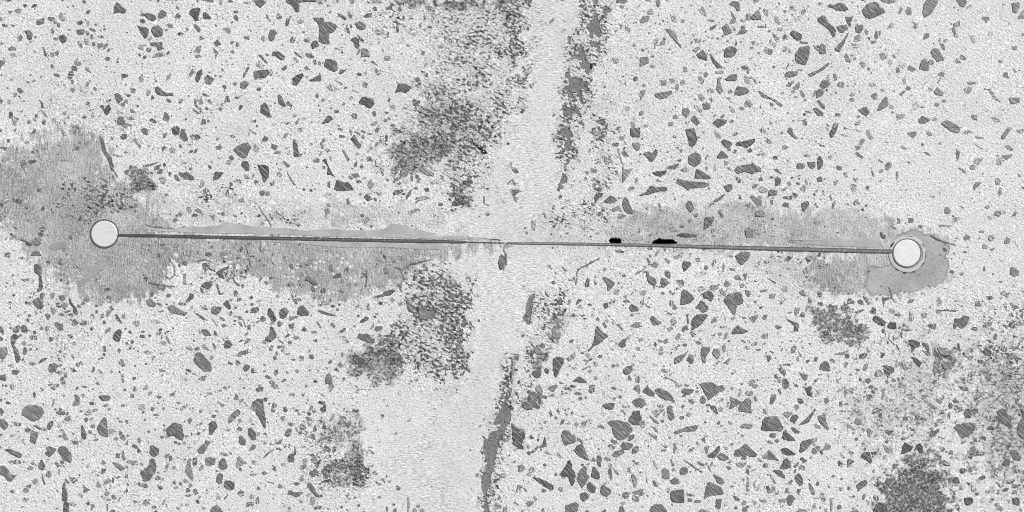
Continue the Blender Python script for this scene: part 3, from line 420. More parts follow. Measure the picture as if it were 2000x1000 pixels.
 (6, 1): """150 30 165 0 190 5 195 40 235 80 215 85 180 60;0 85 30 105 28 122 0 120;m 110 145 135 132 165 150 140 168 115 165;485 30 505 0 540 0 525 40 498 78 485 60;570 45 620 55 618 68 575 62;605 0 720 20 715 32 665 10 620 10;765 30 790 15 800 45 822 80 800 92 775 60;m 708 120 720 92 745 82 758 100 740 128 712 130;685 170 695 140 730 145 715 165 690 175;395 118 440 138 440 148 405 138;682 200 700 190 745 225 740 240 700 222;e 55 232 40 28 30;e 308 215 56 24 0;e 488 228 34 28 0;385 270 390 230 410 222 425 250 430 290 405 320 388 325 388 290;222 300 235 275 285 280 288 305 265 322 230 318;302 268 365 265 370 300 350 320 325 312;532 315 540 290 575 310 578 325 550 330;918 320 920 285 940 268 970 280 960 305 935 328;42 325 70 318 105 350 100 362 60 340;e 883 335 34 26 0;e 880 258 46 14 35;5 395 25 372 50 390 30 395;55 455 55 400 75 380 100 400 95 440 70 450;380 410 390 385 420 380 425 420 385 420;510 420 550 408 540 435 520 448;e 678 405 18 40 -40;m 245 475 275 450 295 455 285 500 265 490;100 480 150 460 140 485 115 495;0 540 5 495 20 480 70 490 68 525 20 528;190 505 205 505 235 525 220 548 200 535;112 540 190 528 185 560 130 555;645 470 665 462 695 475 690 495 665 498;422 490 432 485 445 528 435 520;115 600 130 580 160 590 158 620 120 615;265 620 262 590 310 570 322 600 290 640 275 655;665 590 675 570 700 558 718 580 710 600 680 600;500 615 510 580 530 568 525 600 510 620;e 168 438 28 26 0;e 232 435 24 24 0;e 300 425 18 46 -20;205 390 240 368 260 375 220 382;m 170 880 195 868 235 880 225 895 180 895;e 275 885 70 20 0;m 360 740 380 718 405 735 395 755 370 755;875 835 885 810 905 840 925 830 920 855 900 870;e 985 905 50 20 -30;e 670 448 50 18 10;e 768 605 22 18 0;e 778 465 30 30 0;m 170 820 190 805 215 825 195 838;e 490 545 14 50 -15;e 815 345 14 80 -15;e 612 378 26 14 0;20 560 40 565 38 600 22 595;m 880 405 890 402 885 418 865 415""",
 (7, 1): """82 40 130 30 160 30 158 50 135 78;825 80 830 55 870 0 905 0 870 50 845 85;m 855 140 880 135 915 165 905 178 870 165;m 830 215 905 205 900 225 865 250 835 230;m 785 285 790 240 830 230 820 290;605 265 620 240 680 240 660 262 645 290 610 280;485 315 510 310 545 345 530 350;m 772 400 795 390 818 410 805 445 780 440;600 465 620 425 660 425 650 450 615 472;0 335 18 345 15 395 0 390;378 660 382 625 405 618 428 645 420 668 395 672;765 680 775 652 815 650 825 670 800 692;340 770 335 755 432 758 430 770;527 858 545 832 578 845 575 870 540 878;718 865 730 838 768 835 762 870 740 888;8 745 10 705 35 712 42 735 20 750;95 735 100 705 130 705 140 735 110 740;170 770 190 755 215 770 200 788;800 520 800 490 822 485 825 515 810 528;905 690 935 640 942 655 935 685;m 845 885 870 858 895 870 880 905 850 905;m 645 810 685 795 685 820;m 675 920 690 905 718 925 710 942 680 938;495 605 540 625 520 628;e 715 615 36 26 0;715 690 745 685 748 715 725 715;e 60 155 44 16 25;e 208 128 24 24 0;e 282 535 40 12 5;m 220 190 250 190 270 215 240 205;m 235 20 280 40 280 65 240 50;m 400 0 500 0 490 40 430 25;m 455 700 490 695 495 720 440 740;m 560 15 590 30 545 50 520 35;610 120 680 165 660 160;465 200 475 165 500 190 480 260;e 600 305 50 36 0;m 620 65 690 75 680 82 630 82;m 370 100 1 1 1 1;m 735 945 775 935 750 965;m 925 890 955 920 950 925;960 380 950 350 980 380;m 940 15 998 10 990 40 950 35;e 540 970 26 16 0;e 845 660 26 22 0""",
 (0, 2): """270 75 295 65 325 95 322 155 335 235 320 270 295 275 290 265 305 235 305 155 275 130;260 345 300 325 325 350 340 390 320 415 295 405 265 375;315 295 345 290 350 310 335 340 315 330;390 300 420 280 430 300 415 340 395 325;458 310 500 305 508 330 500 348 462 340;540 335 550 330 565 370 600 410 605 455 575 445 570 400 545 370;435 370 465 365 475 400 455 400;480 380 510 362 535 380 505 415 485 400;395 400 425 410 438 430 420 462 405 440;360 460 380 450 398 462 380 500 365 490;e 486 456 40 26 0;505 438 548 420 548 435 520 442;e 555 460 40 22 25;830 475 832 435 850 420 870 430 855 465;712 455 735 455 732 472 708 470;905 450 925 470 952 520 945 528 910 490;m 950 475 970 452 988 480 975 492;e 798 470 26 38 20;560 530 570 505 590 500 615 522 595 540 565 540;622 520 645 505 675 510 675 540 650 550 632 542;427 535 440 515 465 530 490 535 490 565 495 578 460 580 445 560;350 555 370 543 382 560 375 585 355 588;e 325 565 26 30 0;100 570 130 545 155 540 150 590 125 602 105 590;160 560 180 540 200 550 222 585 190 600 170 590;0 545 30 575 25 610 5 595;e 272 598 30 30 0;225 630 250 620 285 625 288 655 240 650;820 640 1 1 1 1;880 640 895 600 930 570 948 585 945 630 930 672 900 660;830 575 850 557 865 570 858 590 835 592;e 718 568 22 32 20;525 612 560 612 568 635 550 645;383 650 390 630 420 635 415 655 392 672;0 632 25 640 20 660 0 660;85 640 110 610 155 635 125 660 110 700 140 730 158 800 145 825 125 820 105 720 90 690;e 190 680 34 40 0;180 760 185 715 200 712 214 745 195 775;502 700 515 685 525 725 505 730;562 680 580 672 598 680 580 698 565 692;800 705 825 705 830 745 808 745;920 740 930 718 942 735 935 758;m 0 720 50 715 60 760 30 805 0 800;558 775 565 770 585 795 575 808;302 830 330 800 370 798 350 815 310 840;e 88 858 50 26 10;e 255 842 50 26 10;588 850 605 830 640 822 612 870;92 900 100 890 150 890 148 910 130 928 95 920;380 890 385 850 430 835 450 860 435 900 395 910;430 910 460 895 490 910 495 925 450 920;502 945 500 915 520 905 525 945 510 950;445 865 480 840 485 860;548 875 570 875 602 900 570 908;716 895 725 870 742 870 740 900 725 910;925 830 945 808 965 815 975 860 955 865;m 768 885 790 895 800 925 780 915;m 945 920 965 915 972 985 950 990;0 935 45 925 50 960 40 978 0 965;470 960 490 952 510 965 512 998 482 998;980 685 990 670 998 672 998 695;e 735 575 1 1 0;e 755 437 20 30 0;e 815 520 26 30 0;e 755 390 24 22 0;e 618 392 40 20 40;855 400 870 390 895 420 870 422;e 848 325 36 26 0;e 840 260 40 26 0;450 60 470 25 495 70;e 597 85 44 20 0;e 375 45 30 24 20;e 230 465 26 22 0;e 218 502 30 20 40;e 192 190 22 20 0;e 217 185 20 20 0;e 108 218 22 26 0;e 110 305 24 22 0;e 237 368 30 20 -10;m 630 380 660 330 690 315 695 345 660 375;e 240 730 20 18 0;e 80 362 30 12 15;e 985 568 30 14 -25;e 813 768 26 20 0;e 798 797 30 12 0;30 0 78 0 70 12 40 8;145 12 185 8 175 25""",
 (1, 2): """225 240 275 215 298 235 280 270 250 265;310 235 345 235 335 252 315 252;570 235 600 205 640 200 655 230 630 262 590 245;560 245 580 255 598 285 585 292 570 280;690 225 700 225 725 290 750 280 740 298 712 300;885 230 900 215 912 235 895 250;815 165 865 225 860 235 825 195;700 120 770 85 770 105 740 125 755 180 710 150;m 145 345 170 335 220 370 210 392 180 398 150 380;450 350 475 325 480 292 510 300 512 325 480 355 460 362;e 412 372 36 28 20;e 440 375 30 24 0;750 380 765 348 785 350 803 410 785 415;850 355 855 325 885 330 885 348 860 360;570 410 575 390 605 385 628 420 600 420;648 430 660 395 735 400 710 445 685 460 655 445;e 968 378 26 26 0;e 962 325 24 24 0;960 420 975 405 998 402 998 448 965 442;e 928 434 22 20 0;e 803 450 24 34 20;m 315 400 350 385 430 435 460 440 450 455 390 455 330 440;e 498 403 22 30 0;525 450 545 448 620 500 610 508 570 490;180 505 195 498 235 505 240 525 215 528;m 42 515 55 505 88 512 85 545 65 555 48 535;710 480 735 478 762 500 745 508;e 875 490 30 20 0;862 515 885 515 898 550 880 550;655 495 670 500 700 545 690 545;e 750 542 34 28 -20;930 545 955 535 960 570 938 575;572 590 580 572 615 575 652 620 605 625;e 253 575 28 24 0;e 117 592 28 22 0;220 608 245 592 268 600 240 620;88 635 100 615 128 620 128 640;e 170 622 22 18 0;915 605 950 585 940 612 925 620;m 550 575 560 575 568 605 560 605;e 685 605 22 40 -20;908 688 930 645 960 655 930 682;750 690 760 662 790 660 818 690 795 718 760 718;e 883 662 30 16 -20;575 700 600 690 640 740 600 730;517 720 555 710 560 732 530 738;660 690 670 682 690 715 680 728 665 710;258 670 290 670 300 690 270 698;e 312 655 20 60 -25;865 760 880 745 935 732 940 760 900 772;m 125 745 150 740 178 750 170 768 135 765;525 780 540 755 575 762 640 830 655 895 600 900 560 870 515 820;e 652 795 22 34 20;842 820 860 812 880 832 865 855 848 850;900 880 912 850 955 855 945 885 915 905;965 880 985 875 985 912 965 912;555 960 575 940 608 935 600 970 570 975;m 245 880 270 878 280 905 250 905;e 475 895 50 22 15;e 48 958 34 22 -30;m 185 815 195 780 205 780 195 820;e 32 672 26 34 0;e 18 718 20 40 20;e 865 780 44 12 10;580 60 610 55 640 90 610 120 585 100;e 403 72 26 32 20;e 445 55 34 34 -30;e 388 47 14 12 0;e 578 170 24 20 -30;e 915 165 22 20 0;e 143 177 24 34 -20;m 830 60 845 60 835 125 815 120;e 318 308 34 26 0;e 190 300 20 34 0;e 248 378 44 24 45;m 430 145 450 140 455 220 430 215;765 150 795 170 795 200 770 195;e 860 18 20 18 0;e 970 3 40 10 0;750 285 1 1 1 1;e 840 290 36 44 0;e 803 345 24 20 0;e 258 432 44 14 -10;e 475 718 50 24 20;e 303 595 50 16 -30;e 122 155 1 1 0""",
 (2, 2): """92 455 98 415 115 410 160 490 145 515 125 510 108 480;185 455 190 420 220 405 258 430 235 475 210 488 188 478;322 450 335 400 365 388 412 435 410 460 355 468;0 400 15 398 25 425 0 445;35 495 45 472 65 475 78 500 60 512 40 508;165 545 172 512 195 512 203 530 190 552 170 550;110 560 125 552 160 610 150 640 110 672 78 660 75 635 108 615;255 540 270 530 298 532 295 560 265 568;255 500 262 475 295 472 302 490 275 503;e 313 478 28 20 0;480 430 500 424 620 460 615 468 560 462 510 448;815 510 850 478 880 480 875 500 840 518 820 522;358 580 375 552 400 570 395 588 365 588;e 453 595 42 24 0;470 515 485 512 512 560 500 562;578 540 600 520 622 550 612 565 590 548;650 600 655 580 680 575 675 602;223 640 250 605 265 620 240 638;295 640 300 622 330 625 335 640 315 652 300 650;e 265 675 32 28 0;175 660 190 655 222 688 200 680;45 670 65 655 82 675 75 690 50 680;102 715 115 698 138 705 120 742 105 735;e 180 712 26 28 0;e 213 710 36 22 15;790 640 810 605 840 618 865 602 900 640 925 655 920 680 885 678 860 665 830 660;925 575 945 548 985 550 988 575 940 588;675 630 690 622 725 665 728 680 690 660;898 560 920 525 920 548 905 568;e 965 620 26 26 0;948 695 975 650 998 635 998 700;e 210 740 26 26 30;e 162 762 28 36 0;e 148 795 30 34 -20;e 242 766 40 16 -5;e 292 811 34 18 0;332 800 345 778 375 790 370 820 350 822;412 785 420 768 450 775 450 805 425 805;m 405 750 425 718 425 740 412 755;765 820 775 765 800 790 835 805 830 835 790 838;m 662 760 680 752 682 785 670 785;135 920 150 888 172 890 170 920 150 936;70 940 85 928 118 950 115 962 90 960;105 980 125 970 150 985 145 998 110 998;540 975 555 925 575 918 595 950 598 998 545 998;445 985 465 958 482 985 460 992;e 323 900 30 32 0;600 890 630 872 650 902;e 685 962 26 34 20;e 218 970 40 18 -35;e 655 845 40 18 -55;e 580 828 34 20 -50;262 70 275 58 288 70 285 98 268 98;m 572 110 575 75 600 72 615 85 608 112 590 120;605 160 640 135 665 140 665 165 610 175;e 323 62 22 50 0;342 130 355 125 380 155 345 155;385 190 400 160 420 165 440 180 485 215 460 225 425 212 410 195;430 240 450 230 462 280 440 275;505 275 520 248 548 255 535 285 510 285;270 275 285 270 298 325 280 320;285 335 320 340 325 375 305 372;320 330 340 320 358 348 335 352;e 345 228 40 40 0;e 82 208 40 28 25;20 190 45 165 50 175 30 198;e 500 385 30 26 0;e 602 392 34 24 0;m 510 360 560 350 570 380 520 385;645 270 660 258 685 278 670 290;m 690 325 715 320 710 355 690 350;e 675 202 26 32 0;835 130 850 122 875 160 860 168 840 150;e 958 32 40 24 10;e 928 88 24 16 -20;m 385 55 435 42 430 68 400 75;e 715 115 24 60 0;925 315 998 295 998 318 935 328;m 815 290 825 255 845 260 840 300;e 655 378 26 20 20;880 370 885 395 860 400 865 385;e 875 412 26 22 0;955 375 965 355 990 360 985 382;e 20 352 40 16 -15;0 515 20 502 38 510 0 525;e 800 468 22 20 0;e 930 477 26 16 0;e 940 450 34 18 10;e 766 550 22 18 0;e 915 622 26 14 0;e 115 172 30 18 -10;e 168 312 26 18 40;e 255 228 30 30 0;e 285 215 36 16 40;e 790 222 44 14 -10;e 503 316 20 28 0;e 462 322 20 28 0;e 640 418 30 18 0;e 725 222 24 26 0;e 470 660 20 24 0;e 585 345 22 34 20;e 125 530 24 26 -20""",
 (3, 2): """0 280 60 262 90 272 50 305 0 312;178 365 200 360 245 400 225 440 195 430 180 400;103 225 130 222 140 245 120 248;m 45 340 60 325 82 340 70 362;m 115 370 140 355 145 385 120 390;m 270 430 340 425 390 440 340 495 275 490;m 355 165 375 152 400 170 390 190 365 185;m 510 190 540 180 570 200 560 225 520 215;m 410 305 500 360 490 380 450 345 400 325;m 580 695 600 680 620 700 600 715;m 490 695 520 685 535 700 510 720;90 840 1 1 1 1;0 815 60 800 20 850 0 855;895 40 910 0 955 0 950 45 925 105 905 95;990 900 998 880 998 985 988 975;375 65 390 55 398 75 380 80;0 95 52 102 50 110 0 105;e 20 130 34 22 0;60 190 85 165 80 185;115 135 140 130 155 160 130 172;e 83 38 28 26 0;e 290 715 34 30 0;m 640 375 690 380 685 400 650 398;e 130 915 60 26 -30;m 20 900 60 930 40 960 20 940;e 800 700 1 1 0""",
 (4, 2): """705 175 725 165 765 185 805 212 770 255 748 275 742 220;570 220 590 170 603 200 600 240 575 240;640 190 672 210 655 228 642 225;798 275 815 262 835 280 830 302 802 300;m 872 310 900 305 895 325 878 328;m 870 350 890 330 910 345 905 360 875 362;915 405 935 375 990 405 988 428 935 435;505 355 520 335 545 350 500 382;712 385 725 367 750 370 745 405 720 412;515 395 535 380 550 398 540 415 518 408;588 380 605 368 630 390 605 390;e 480 467 58 18 -8;e 555 466 36 16 -10;655 490 670 478 692 502 660 505;m 720 510 735 495 755 505 745 525;705 520 720 515 742 555 725 565;m 780 515 800 498 798 530 785 535;812 535 850 532 875 570 860 582 830 560;920 550 965 518 1000 520 998 558 955 558;655 560 670 553 700 595 748 625 690 680 645 700 605 742 595 730 625 705 645 640;960 140 975 125 998 115 998 135 970 148;320 850 325 805 350 790 405 800 400 840 375 880 350 945 330 930 325 870;421 800 450 785 490 755 495 790 450 825;830 690 865 655 895 645 885 690 890 700 860 718 840 705;m 897 635 910 620 928 620 920 650 900 650;448 665 460 650 485 655 475 675 452 678;505 695 525 690 532 715 520 745;m 575 765 590 757 608 772 600 795 580 780;m 555 812 570 808 598 820 590 838;635 825 645 825 675 850 650 862;e 773 665 34 16 0;m 970 715 998 710 998 740 975 738;985 655 998 640 998 675;870 890 905 858 935 860 942 890 920 920 885 925 872 910;475 980 500 960 525 940 580 978 580 992 520 985;m 642 960 650 935 675 955 650 970;965 960 985 940 998 945 998 990 970 985;e 917 950 26 40 -10;548 885 600 858 590 875 560 892;e 610 898 30 30 0;e 487 876 34 20 5;e 788 860 26 24 0;e 822 854 32 16 0;e 385 990 40 18 25;20 790 35 762 55 768 50 815 25 812;75 610 95 600 100 620 78 635;390 90 405 88 430 118 410 118;m 275 72 290 68 320 95 300 98;m 330 490 375 485 380 520 335 515;m 310 570 340 560 350 590 380 600 370 640 320 640;m 320 650 370 645 360 680 325 675;m 170 730 200 700 220 705 225 735 255 765 190 760;238 800 250 782 280 780 275 815 245 825;160 905 225 885 230 920 200 955 180 950;105 905 130 885 138 900 115 912;e 270 900 34 50 -30;e 240 700 34 40 -30;e 690 785 30 26 0;260 600 310 625 300 635 265 610;45 975 60 972 70 998 45 998;0 860 18 865 12 930 0 985;e 140 822 40 20 -5;m 440 345 455 340 460 365 440 370;k 365 370 400 370 395 380 370 380;e 985 450 30 14 15;e 795 358 22 24 -20;e 767 368 24 20 0;e 628 460 24 14 -20;e 567 488 34 12 0;e 945 850 20 20 0;m 890 560 1 1 1 1;e 612 808 40 20 -25;e 620 50 26 18 -20""",
 (5, 2): """740 0 855 0 840 30 800 68 770 55;332 75 340 42 395 50 395 75 345 122;48 150 55 122 70 130 75 155 120 175 127 210 110 232 68 210;160 200 165 178 190 175 232 210 180 248 165 235;192 130 210 112 225 120 240 140 232 180 200 155;m 95 70 110 45 138 50 140 80 105 88;283 188 345 192 340 230 318 245;m 200 35 215 28 238 40 220 65;436 20 450 12 470 22 468 45 440 45;565 35 590 28 598 45 575 80 560 70;500 80 515 72 532 85 525 105 502 105;m 465 125 495 120 525 135 490 150;740 165 755 145 792 170 785 188 745 182;808 140 835 138 825 190 812 170;m 660 210 675 188 710 215 690 242 660 235;m 545 245 560 225 610 230 612 255 570 275;m 458 245 490 235 510 262 480 275 460 270;496 315 500 285 530 275 555 280 575 310 560 345 545 355 530 335 500 330;m 618 270 640 260 672 290 665 315 640 300;e 795 233 40 34 0;818 275 825 265 862 275 860 315 835 315;657 345 695 300 770 285 790 300 805 350 800 375 760 380 748 430 738 465 690 395 665 365;317 383 322 290 345 262 410 308 420 335 395 365 345 380;438 400 475 352 490 355 535 400 520 430 490 440 465 415 440 412;0 280 40 268 45 290 35 308 5 298;225 380 240 342 260 355 265 385 245 395;252 410 270 380 298 405 270 422;78 490 100 465 145 508 168 512 165 530 105 542;238 500 250 487 280 495 288 520 270 545 245 540;405 575 408 500 425 475 460 455 520 462 525 475 470 540 420 572;360 455 380 455 375 480 385 525 375 530;552 520 575 475 605 510 560 525;850 480 880 470 920 462 912 490 890 520 865 505;955 485 965 460 985 458 996 490 965 498;720 605 725 580 765 540 790 565 845 590 800 605 725 612;m 212 565 240 555 260 565 235 590 220 585;330 560 365 540 380 575 360 580;e 220 449 28 18 0;275 635 300 605 322 608 300 660 285 655;m 655 650 665 610 680 595 688 605 675 645;395 595 405 590 422 625 410 635;940 625 970 605 998 608 995 640 960 648;430 670 450 662 490 688 445 690;785 660 810 655 830 685 800 672;e 850 668 26 30 0;865 695 885 675 910 675 915 692 880 705;m 955 700 970 675 990 680 975 690;e 925 735 40 18 0;m 127 655 150 652 178 662 165 678;108 690 120 672 132 690 120 715;m 148 735 165 705 182 710 178 760 160 778 145 765;e 352 695 32 24 0;245 730 270 710 298 705 285 738;267 805 290 785 345 765 358 770 320 825 270 842;365 810 390 768 415 780 418 825 400 848;480 735 485 712 540 715 545 740 515 785 515 830 495 830 475 785 475 760;m 565 760 575 730 600 725 622 740 625 775 605 805 575 780;m 640 710 655 690 668 700 668 740 645 742;650 840 700 795 708 800 690 825 655 842;e 115 843 34 24 20;m 168 885 190 880 218 900 210 915 172 905;595 830 630 818 605 850 595 850;185 950 225 935 268 902 240 935 235 960;190 955 240 960 300 998 280 995 230 965;m 855 975 870 962 900 970 895 992 862 992;490 995 520 985 570 985 575 998;495 998 1 1 1 1;e 840 728 26 12 0;m 835 980 850 978 850 998;20 375 25 350 30 330 28 375;e 62 395 44 16 30;e 178 293 34 20 0;e 727 485 38 18 -15;e 812 484 26 16 10;e 635 553 26 16 0;e 667 555 34 16 5;e 625 612 30 24 0;m 650 50 660 70 655 120 640 120;m 700 95 740 100 740 115 705 112;m 900 80 925 40 935 50 915 85;970 40 998 30 998 60 975 55;265 0 315 0 300 20 270 25;55 20 70 25 85 60 70 75;0 120 30 95 45 92 10 125;m 940 270 990 260 985 280 945 282;e 10 655 20 34 0;e 305 700 16 20 0;985 780 998 775 998 830;e 260 295 30 16 -30;e 375 195 1 1 0""",
 (6, 2): """130 30 155 0 195 5 180 25 150 45;290 15 310 0 345 5 330 40 310 50;230 60 260 38 275 40 250 65;240 285 270 265 290 298 300 315 270 310;m 10 310 25 295 50 310 52 330 15 330;105 260 130 235 150 240 150 275 125 280;385 285 400 275 420 300 405 325 388 315;315 365 318 320 332 320 325 362;385 375 395 355 425 360 430 380 415 390;622 355 635 325 672 350 670 372 630 368;700 355 715 340 740 350 745 380 710 375;745 315 770 325 795 370 780 380 760 350;890 315 905 400 915 350 965 335 960 320 905 325;948 430 955 410 990 430 988 448 965 445;675 440 700 430 748 415 745 428 700 450;e 826 417 42 28 20;820 490 840 465 885 488 918 515 910 545 870 535 830 510;e 820 440 50 20 20;935 540 950 520 998 520 998 570 940 562;205 420 215 408 250 412 240 440 215 468 205 455;245 470 265 435 290 450 285 480;148 495 240 530 232 585 200 585 205 540 165 515;55 555 65 532 108 558 75 575;e 902 585 26 34 20;418 655 455 642 485 672 470 692 440 685;632 700 635 675 655 672 672 695 640 712;182 755 183 715 205 702 222 715 205 755;m 100 745 108 720 118 718 110 742;235 740 268 790 250 780;20 740 50 755 30 755;515 770 560 755 600 745 625 735 630 765 600 770 545 772;600 770 635 770 630 800 605 795;712 770 765 755 780 775 750 805 715 795;770 715 780 715 785 740 810 748 780 752;880 785 890 760 915 760 905 780 885 798;300 840 298 815 325 808 318 830;220 810 228 792 242 795 240 822;m 480 815 500 800 525 815 520 835;400 885 415 840 440 825 470 830 488 900;590 850 595 832 630 830 610 868;m 740 890 755 845 785 838 780 870 760 895;905 890 910 850 985 875 985 905 955 920 940 950 905 905;832 930 850 890 880 895 900 925 880 940 840 942;80 880 105 868 135 890 138 915 130 940 100 915;240 910 265 912 312 935 295 975 275 968;48 930 65 922 80 955 60 960;115 998 118 960 145 960 165 998;e 90 975 30 36 -30;760 965 790 952 808 975 785 998 765 990;e 160 848 46 20 5;e 370 975 26 22 0;e 410 928 36 10 0;m 740 560 790 555 792 600 750 605;m 695 620 780 615 790 645 700 645;m 705 660 750 660 745 680 710 675;0 780 20 775 25 800 10 825 0 830;m 595 665 640 650 645 670 610 680;e 640 620 90 30 10;940 645 990 690 985 692 945 655;e 980 640 14 40 0;m 570 760 1 1 1 1;m 300 390 360 400 340 430 295 430;m 540 640 570 640 560 670 545 665;e 980 750 20 34 0;e 680 800 46 14 10;e 720 965 26 40 -30;0 175 60 205 55 215 10 185;m 270 120 300 85 318 90 310 135 285 140;m 310 150 340 125 342 160 315 162;70 0 108 0 108 18;e 985 970 30 26 0;e 170 443 34 16 0""",
 (7, 2): """90 365 105 340 140 338 130 360 100 370;m 318 385 320 345 335 320 358 355 350 385;620 390 625 355 650 345 665 395;908 385 940 385 958 405 940 412 912 405;325 425 400 423 465 432 400 430;500 130 512 122 528 135 520 150 500 145;m 890 110 905 85 955 115 955 150 920 158 895 140;815 295 845 270 870 290 890 280 870 325 845 310;722 318 740 312 735 338 718 335;450 570 460 490 500 490 530 465 572 480 565 505 545 550 510 565 480 545 465 572;m 100 500 105 435 130 445 140 490 125 510;240 542 275 530 310 530 310 560 300 578 265 560;m 690 515 755 515 740 545 715 565 690 550;880 545 890 520 930 525 925 570 890 555;940 530 998 515 998 540 950 545;e 615 570 46 30 0;760 640 768 612 790 612 790 650 770 655;105 690 108 655 150 660 185 680 180 705 130 730 125 750 120 710;200 735 245 742 205 690 225 678 255 700 262 770 245 775;285 720 298 715 325 765 310 780 290 745;m 325 725 340 710 370 718 398 745 380 775 345 765;e 487 705 20 50 -5;480 790 490 750 505 750 510 775 500 795;e 528 765 22 32 0;560 795 580 785 605 785 590 812 565 808;675 750 700 725 740 740 740 782 700 775;800 720 825 695 865 710 865 745 840 745;755 775 765 745 795 760 790 778 760 782;870 770 935 770 938 805 900 800;895 705 960 710 935 735 910 738;640 810 665 825 698 830 690 852 640 830;635 835 1 1 1 1;125 790 150 795 200 835 180 870 160 850 140 825;20 850 40 840 75 840 75 885 50 880;0 690 20 715 28 745 10 715;m 295 850 310 785 340 800 330 880 300 940;m 350 850 400 830 440 840 440 880 380 885;560 950 570 920 595 925 592 945;280 985 300 965 318 970 310 985 290 995;e 460 900 36 24 -10;845 900 880 890 900 910 870 915;e 80 575 80 20 5;m 200 450 245 445 240 480 205 480;e 500 620 40 16 60;455 960 480 975 510 985 520 998 470 998;510 960 540 955 540 998 525 998;m 600 540 1 1 1 1;e 20 460 70 22 5;e 820 200 30 12 0;e 435 122 40 26 0;e 690 100 20 40 -10;m 830 950 870 930 860 980 835 985;m 900 930 990 930 960 960 905 965;40 570 50 640 42 638;e 990 376 20 10 0;e 985 460 20 26 0;0 290 30 295 48 320 30 345;e 20 965 20 40 -20""",
 (0, 3): """175 225 190 185 230 165 290 168 330 190 340 220 310 270 265 290 225 272 185 245;0 275 30 275 65 315 60 335 35 358 0 320;e 8 215 50 46 60;375 5 385 0 435 0 430 48 405 40;440 0 462 0 455 25 440 25;485 0 515 0 515 32 495 25;m 80 10 95 0 112 15 105 48 88 40;90 292 160 305 162 325 125 328;262 325 290 318 325 345 325 360 295 350;365 350 375 310 395 288 418 292 412 320 390 358;e 218 360 48 36 5;235 445 245 370 255 365 298 385 275 472;e 348 358 28 24 0;m 485 365 500 362 520 395 528 425 510 438 492 425;152 405 162 402 190 460 212 485 185 468;632 335 645 325 675 385 670 430 640 425;565 455 562 435 610 445 610 470 580 475;760 350 785 295 815 262 835 280 845 400 830 412 780 390;855 390 860 345 875 345 915 375 905 392;928 375 940 362 985 425 965 440 945 430;770 95 820 88 862 100 848 128 800 132;m 800 170 820 155 850 160 840 178 805 178;440 220 460 207 508 215 505 240 460 240;500 275 520 258 545 250 552 275 540 290 520 285;405 165 415 120 430 120 425 155 412 170;568 160 590 120 580 90 600 85 618 105 620 160 600 165 580 170;m 635 80 655 75 665 95 645 105;660 235 690 203 715 220 705 242 670 243;655 270 680 262 690 285 670 300;42 515 80 508 165 545 160 575 130 570 75 540;98 605 115 596 155 598 162 615 150 625 105 625;m 62 605 85 590 92 615 75 620;350 540 375 520 360 500 380 487 435 505 430 525 385 570;453 525 465 498 495 487 525 505 555 550 558 595 540 612 495 590;300 635 318 600 330 592 352 635 345 665 325 670 305 655;425 620 450 602 465 640 455 655;470 602 490 598 502 610 490 630 475 620;e 237 657 42 34 10;0 650 30 642 60 665 80 708 118 712 110 735 80 760 55 750 40 720 0 705;360 700 375 682 405 692 400 720 380 735 362 720;325 722 335 722 355 775 345 788;255 755 275 735 308 765 280 785 258 778;505 745 520 735 545 770 530 778 508 762;535 720 600 738 608 752 570 778 550 750;795 620 800 590 832 620 810 632;793 705 795 660 832 665 820 690;880 615 900 612 970 650 975 665 940 675 900 640;905 575 905 542 940 545 935 580;950 580 952 520 968 520 970 550 985 590 965 600;808 785 820 755 850 735 868 765 830 785;872 770 878 732 890 735 888 775;e 922 730 40 14 -5;970 725 998 700 998 740;752 800 758 762 770 762 790 800 775 815;650 850 655 798 702 828;m 610 870 620 845 650 870 640 885;817 860 825 838 860 850 845 870 825 875;870 880 885 862 910 885 905 900 880 898;485 910 490 790 505 772 530 890 520 918;497 998 500 928 535 928 540 990 530 998;540 935 560 922 598 940 590 955 550 950;178 830 195 812 225 820 220 845 195 852;195 800 240 782 240 812 220 812;m 180 900 190 885 222 895 215 915 185 922;712 965 710 940 725 935 742 955 730 968;935 885 945 890 930 920 918 912;832 940 842 940 845 990 835 985;975 470 998 440 998 475;e 705 378 30 24 0;e 725 330 34 30 0;e 765 713 34 20 10;e 750 437 38 18 -15;e 632 445 20 26 0;e 470 408 30 14 0;e 743 205 40 24 -10;e 718 152 40 26 10;e 660 22 46 14 5;e 255 620 28 22 20;e 95 840 40 22 20;e 372 425 30 18 30;e 465 330 34 16 -5;e 95 405 36 16 0;e 62 148 40 22 10;e 960 168 36 26 -10;e 855 195 26 20 -20;m 925 290 950 282 960 300 935 300;e 990 648 20 26 0;e 10 397 22 24 0;e 990 835 20 30 0;e 690 935 24 34 10;e 885 990 40 18 0;e 847 905 40 18 0;e 715 272 30 26 0;e 905 430 30 30 40;m 455 670 468 668 465 710 458 705;e 330 42 40 20 50""",
